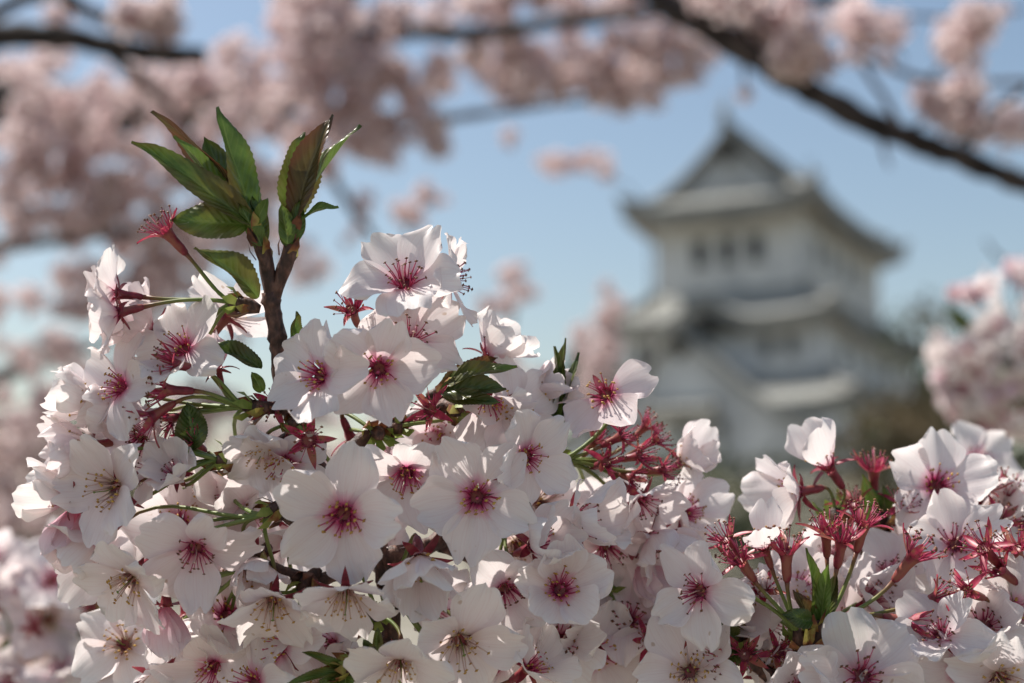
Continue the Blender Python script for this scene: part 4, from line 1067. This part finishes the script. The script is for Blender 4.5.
limb(A, [(735, 45, 2.23), (760, 15, 2.28), (800, 3, 2.3), (850, -4, 2.35)], .009, .006)
limb(A, [(905, 138, 2.2), (885, 100, 2.25), (858, 58, 2.3), (850, 30, 2.32)], .0055, .004, "twig", M_FARTWIG)
limb(A, [(960, 160, 2.2), (990, 115, 2.2), (1030, 85, 2.2)], .006, .005, "twig", M_FARTWIG)
limb(A, [(860, 55, 2.35), (930, 80, 2.4), (1030, 82, 2.4)], .006, .005, "twig", M_FARTWIG)
for q in ([(900, 135, 2.2), (930, 118, 2.2), (950, 100, 2.2)], [(950, 152, 2.2), (975, 130, 2.18), (1000, 122, 2.18)], [(850, 30, 2.32), (880, 36, 2.3), (905, 60, 2.3)], [(800, 3, 2.3), (870, 12, 2.3), (950, 18, 2.3), (1030, 10, 2.3)], [(930, 78, 2.4), (955, 50, 2.3), (970, 20, 2.25)],
          [(820, 95, 2.2), (812, 75, 2.2), (800, 50, 2.2)], [(700, 22, 2.24), (712, 5, 2.24), (716, -14, 2.24)], [(880, 126, 2.2), (884, 150, 2.2), (890, 168, 2.2)], [(1030, 268, 2.6), (1000, 258, 2.6), (985, 240, 2.6)], [(742, 52, 2.23), (744, 75, 2.23), (745, 92, 2.22)]):
    limb(A, q, .0042, .0022, "twig", M_FARTWIG)
for (u, v, ru, rv, n) in [(785, 40, 30, 20, 5), (815, 62, 24, 10, 3), (755, 8, 40, 12, 5), (872, 22, 26, 26, 5), (890, 52, 14, 8, 1), (968, 28, 20, 22, 5), (975, 58, 10, 6, 1), (945, 108, 22, 20, 4), (972, 122, 12, 12, 2), (1020, 118, 12, 18, 2), (1012, 8, 12, 5, 1), (706, -8, 24, 10, 3), (745, 92, 3, 3, 1)]:
    A.blob(u, v, ru, rv, 2.2, .10, n, .92 if n > 1 else .5)
A.blob(1020, 262, 16, 8, 2.6, .05, 1, .6)
A.finish()

# left tree: thick dark branch at the top left, masses of blossom
C = Tree("cherry_tree", "cherry tree in full pink bloom filling the left side behind the leaf shoots", Vector((-2.6, 3.4, 0)), "cherry trees in bloom behind the branch", "tree")
C.extra = []
C.twig([Vector((-2.6, 3.4, -.2)), Vector((-2.5, 3.4, .9)), Vector((-2.3, 3.35, 1.8)), at(-180, 70, 2.9)], .17, .05, .1, 14, M_BARK, "trunk", False)
limb(C, [(-190, 75, 2.9), (-40, 40, 2.75), (50, 36, 2.7), (130, 50, 2.7), (205, 57, 2.7)], .030, .017)
limb(C, [(-60, 45, 2.8), (40, -8, 2.75), (80, 8, 2.75), (125, 28, 2.75)], .016, .012)
limb(C, [(-160, 240, 3.2), (-20, 246, 3.2), (60, 240, 3.2), (140, 232, 3.3), (230, 250, 3.4)], .018, .008, mat=M_FARTWIG)
limb(C, [(-200, 400, 3.4), (-20, 380, 3.5), (80, 350, 3.5), (160, 330, 3.5)], .026, .008, mat=M_FARTWIG)
limb(C, [(100, 44, 2.7), (180, 120, 3.0), (210, 200, 3.2)], .012, .005, mat=M_FARTWIG)
limb(C, [(-100, 520, 3.6), (0, 500, 3.7), (60, 492, 3.8)], .05, .02, mat=M_BARK)
for (u, v, ru, rv, n) in [(155, 18, 30, 18, 8), (35, 130, 42, 40, 12), (90, 110, 30, 25, 6), (180, 110, 40, 35, 10), (60, 150, 40, 25, 6), (110, 170, 40, 25, 8), (180, 150, 40, 25, 7), (20, 215, 26, 20, 4), (110, 225, 50, 28, 11), (170, 260, 40, 25, 8), (70, 285, 30, 25, 4),
                          (20, 300, 20, 10, 2), (100, 310, 30, 20, 3), (28, 405, 40, 34, 8), (20, 450, 40, 34, 8), (70, 470, 40, 30, 5), (30, 520, 40, 24, 7), (240, 70, 25, 22, 6), (230, 150, 30, 30, 5), (250, 240, 22, 30, 4), (20, 80, 26, 14, 4), (30, 175, 28, 20, 5), (150, 330, 30, 14, 4), (-30, 250, 30, 150, 10), (60, 12, 14, 6, 2), (60, 200, 60, 30, 12), (150, 200, 50, 30, 12), (210, 230, 40, 30, 8), (40, 350, 40, 20, 5), (110, 390, 40, 24, 8), (40, 490, 60, 40, 14), (150, 80, 60, 24, 10), (270, 200, 26, 40, 8), (130, 290, 40, 20, 6), (200, 300, 40, 24, 6), (230, 330, 16, 20, 2), (190, 420, 60, 30, 9), (265, 452, 60, 26, 9), (340, 440, 50, 30, 7), (50, 60, 24, 6, 3), (240, 110, 40, 26, 8)]:
    C.blob(u, v, ru, rv, 3.3 if not (v < 30 and 100 < u) else 2.72, .22 if v > 30 else .06, n, .86)
C.finish()

# centre tree: blossom along the top of the picture
E_ = Tree("cherry_tree", "cherry tree whose pink blossom canopy hangs along the top centre of the picture", Vector((-3.4, 5.4, 0)), "cherry trees in bloom behind the branch", "tree")
E_.extra = []
E_.twig([Vector((-3.4, 5.4, -.2)), Vector((-3.35, 5.4, 1.0)), Vector((-3.1, 5.3, 2.0)), at(-150, 130, 4.9), at(120, 110, 4.5), at(270, 100, 4.2), at(330, 40, 3.8), at(360, -60, 3.5)], .16, .02, .1, 12, M_BARK, "trunk", False)
limb(E_, [(330, 40, 3.75), (410, 32, 3.5), (470, 34, 3.4), (560, 22, 3.3), (640, 14, 3.2), (700, 8, 3.1)], .022, .012)
limb(E_, [(270, 100, 4.2), (340, 112, 3.9), (410, 122, 3.7), (470, 115, 3.6), (520, 108, 3.6), (620, 96, 3.6)], .020, .006, mat=M_FARTWIG)
limb(E_, [(280, 100, 4.2), (340, 190, 4.1), (375, 240, 4.1)], .018, .010, mat=M_FARTWIG)
for (u, v, ru, rv, n) in [(340, 40, 62, 48, 28), (310, 90, 44, 34, 13), (390, 95, 42, 30, 13), (360, 140, 50, 26, 10), (300, 150, 36, 30, 6), (430, 135, 20, 14, 3), (450, 10, 60, 16, 11), (480, 70, 50, 26, 12), (560, 80, 56, 22, 14), (620, 60, 46, 24, 12), (670, 60, 44, 22, 10), (560, 45, 60, 14, 8), (630, 100, 24, 8, 3), (620, -4, 80, 14, 12), (520, 0, 60, 14, 8), (690, 30, 34, 18, 6), (290, 15, 30, 18, 6)]:
    E_.blob(u, v, ru, rv, 3.55, .16, n, .95, 3)
E_.finish()

# young tree below: branch tips rising into the sky between the branch and the castle
G_ = Tree("cherry_tree", "small cherry tree whose separate pink blossom tips rise into the sky left of the castle", Vector((.1, 4.4, 0)), "cherry trees in bloom behind the branch", "tree")
G_.extra = []
G_.twig([Vector((.1, 4.4, -.2)), Vector((.12, 4.4, .6)), Vector((.08, 4.35, 1.2))], .09, .06, .1, 10, M_BARK, "trunk", False)
c0 = Vector((.08, 4.35, 1.2))
def tip(pts, r):
    G_.twig([c0] + [at(*p) for p in pts], r * 2.0, r * .6, .12, 7, M_FARTWIG, "limb", False)
tip([(590, 480, 4.2), (598, 380, 4.0), (606, 285, 4.0)], .005)
tip([(520, 480, 4.2), (506, 380, 4.1), (518, 290, 4.0), (528, 270, 4.0)], .005)
tip([(440, 480, 4.2), (400, 330, 4.0), (405, 240, 3.9), (432, 195, 3.9)], .005)
tip([(640, 430, 4.3), (650, 300, 4.1), (640, 200, 3.9), (580, 168, 3.8)], .0022)
for (u, v, ru, rv, n, sc_) in [(598, 345, 20, 30, 10, .75), (608, 300, 12, 16, 5, .6), (590, 385, 18, 18, 6, .8), (518, 282, 15, 17, 6, .65), (492, 308, 14, 9, 4, .6), (430, 198, 14, 12, 5, .6), (410, 218, 16, 10, 5, .65), (556, 163, 18, 9, 5, .6), (588, 166, 22, 11, 6, .65), (606, 172, 8, 7, 2, .5), (510, 138, 10, 7, 3, .5), (300, 268, 22, 16, 6, .7), (290, 245, 18, 18, 4, .7), (362, 212, 12, 18, 3, .5), (350, 240, 10, 10, 2, .5), (520, 400, 30, 40, 8, .9), (470, 440, 60, 40, 10, .9)]:
    G_.blob(u, v, ru, rv, 4.0, .12, n, sc_, 5)
G_.finish()
print("objects:", len(bpy.data.objects))
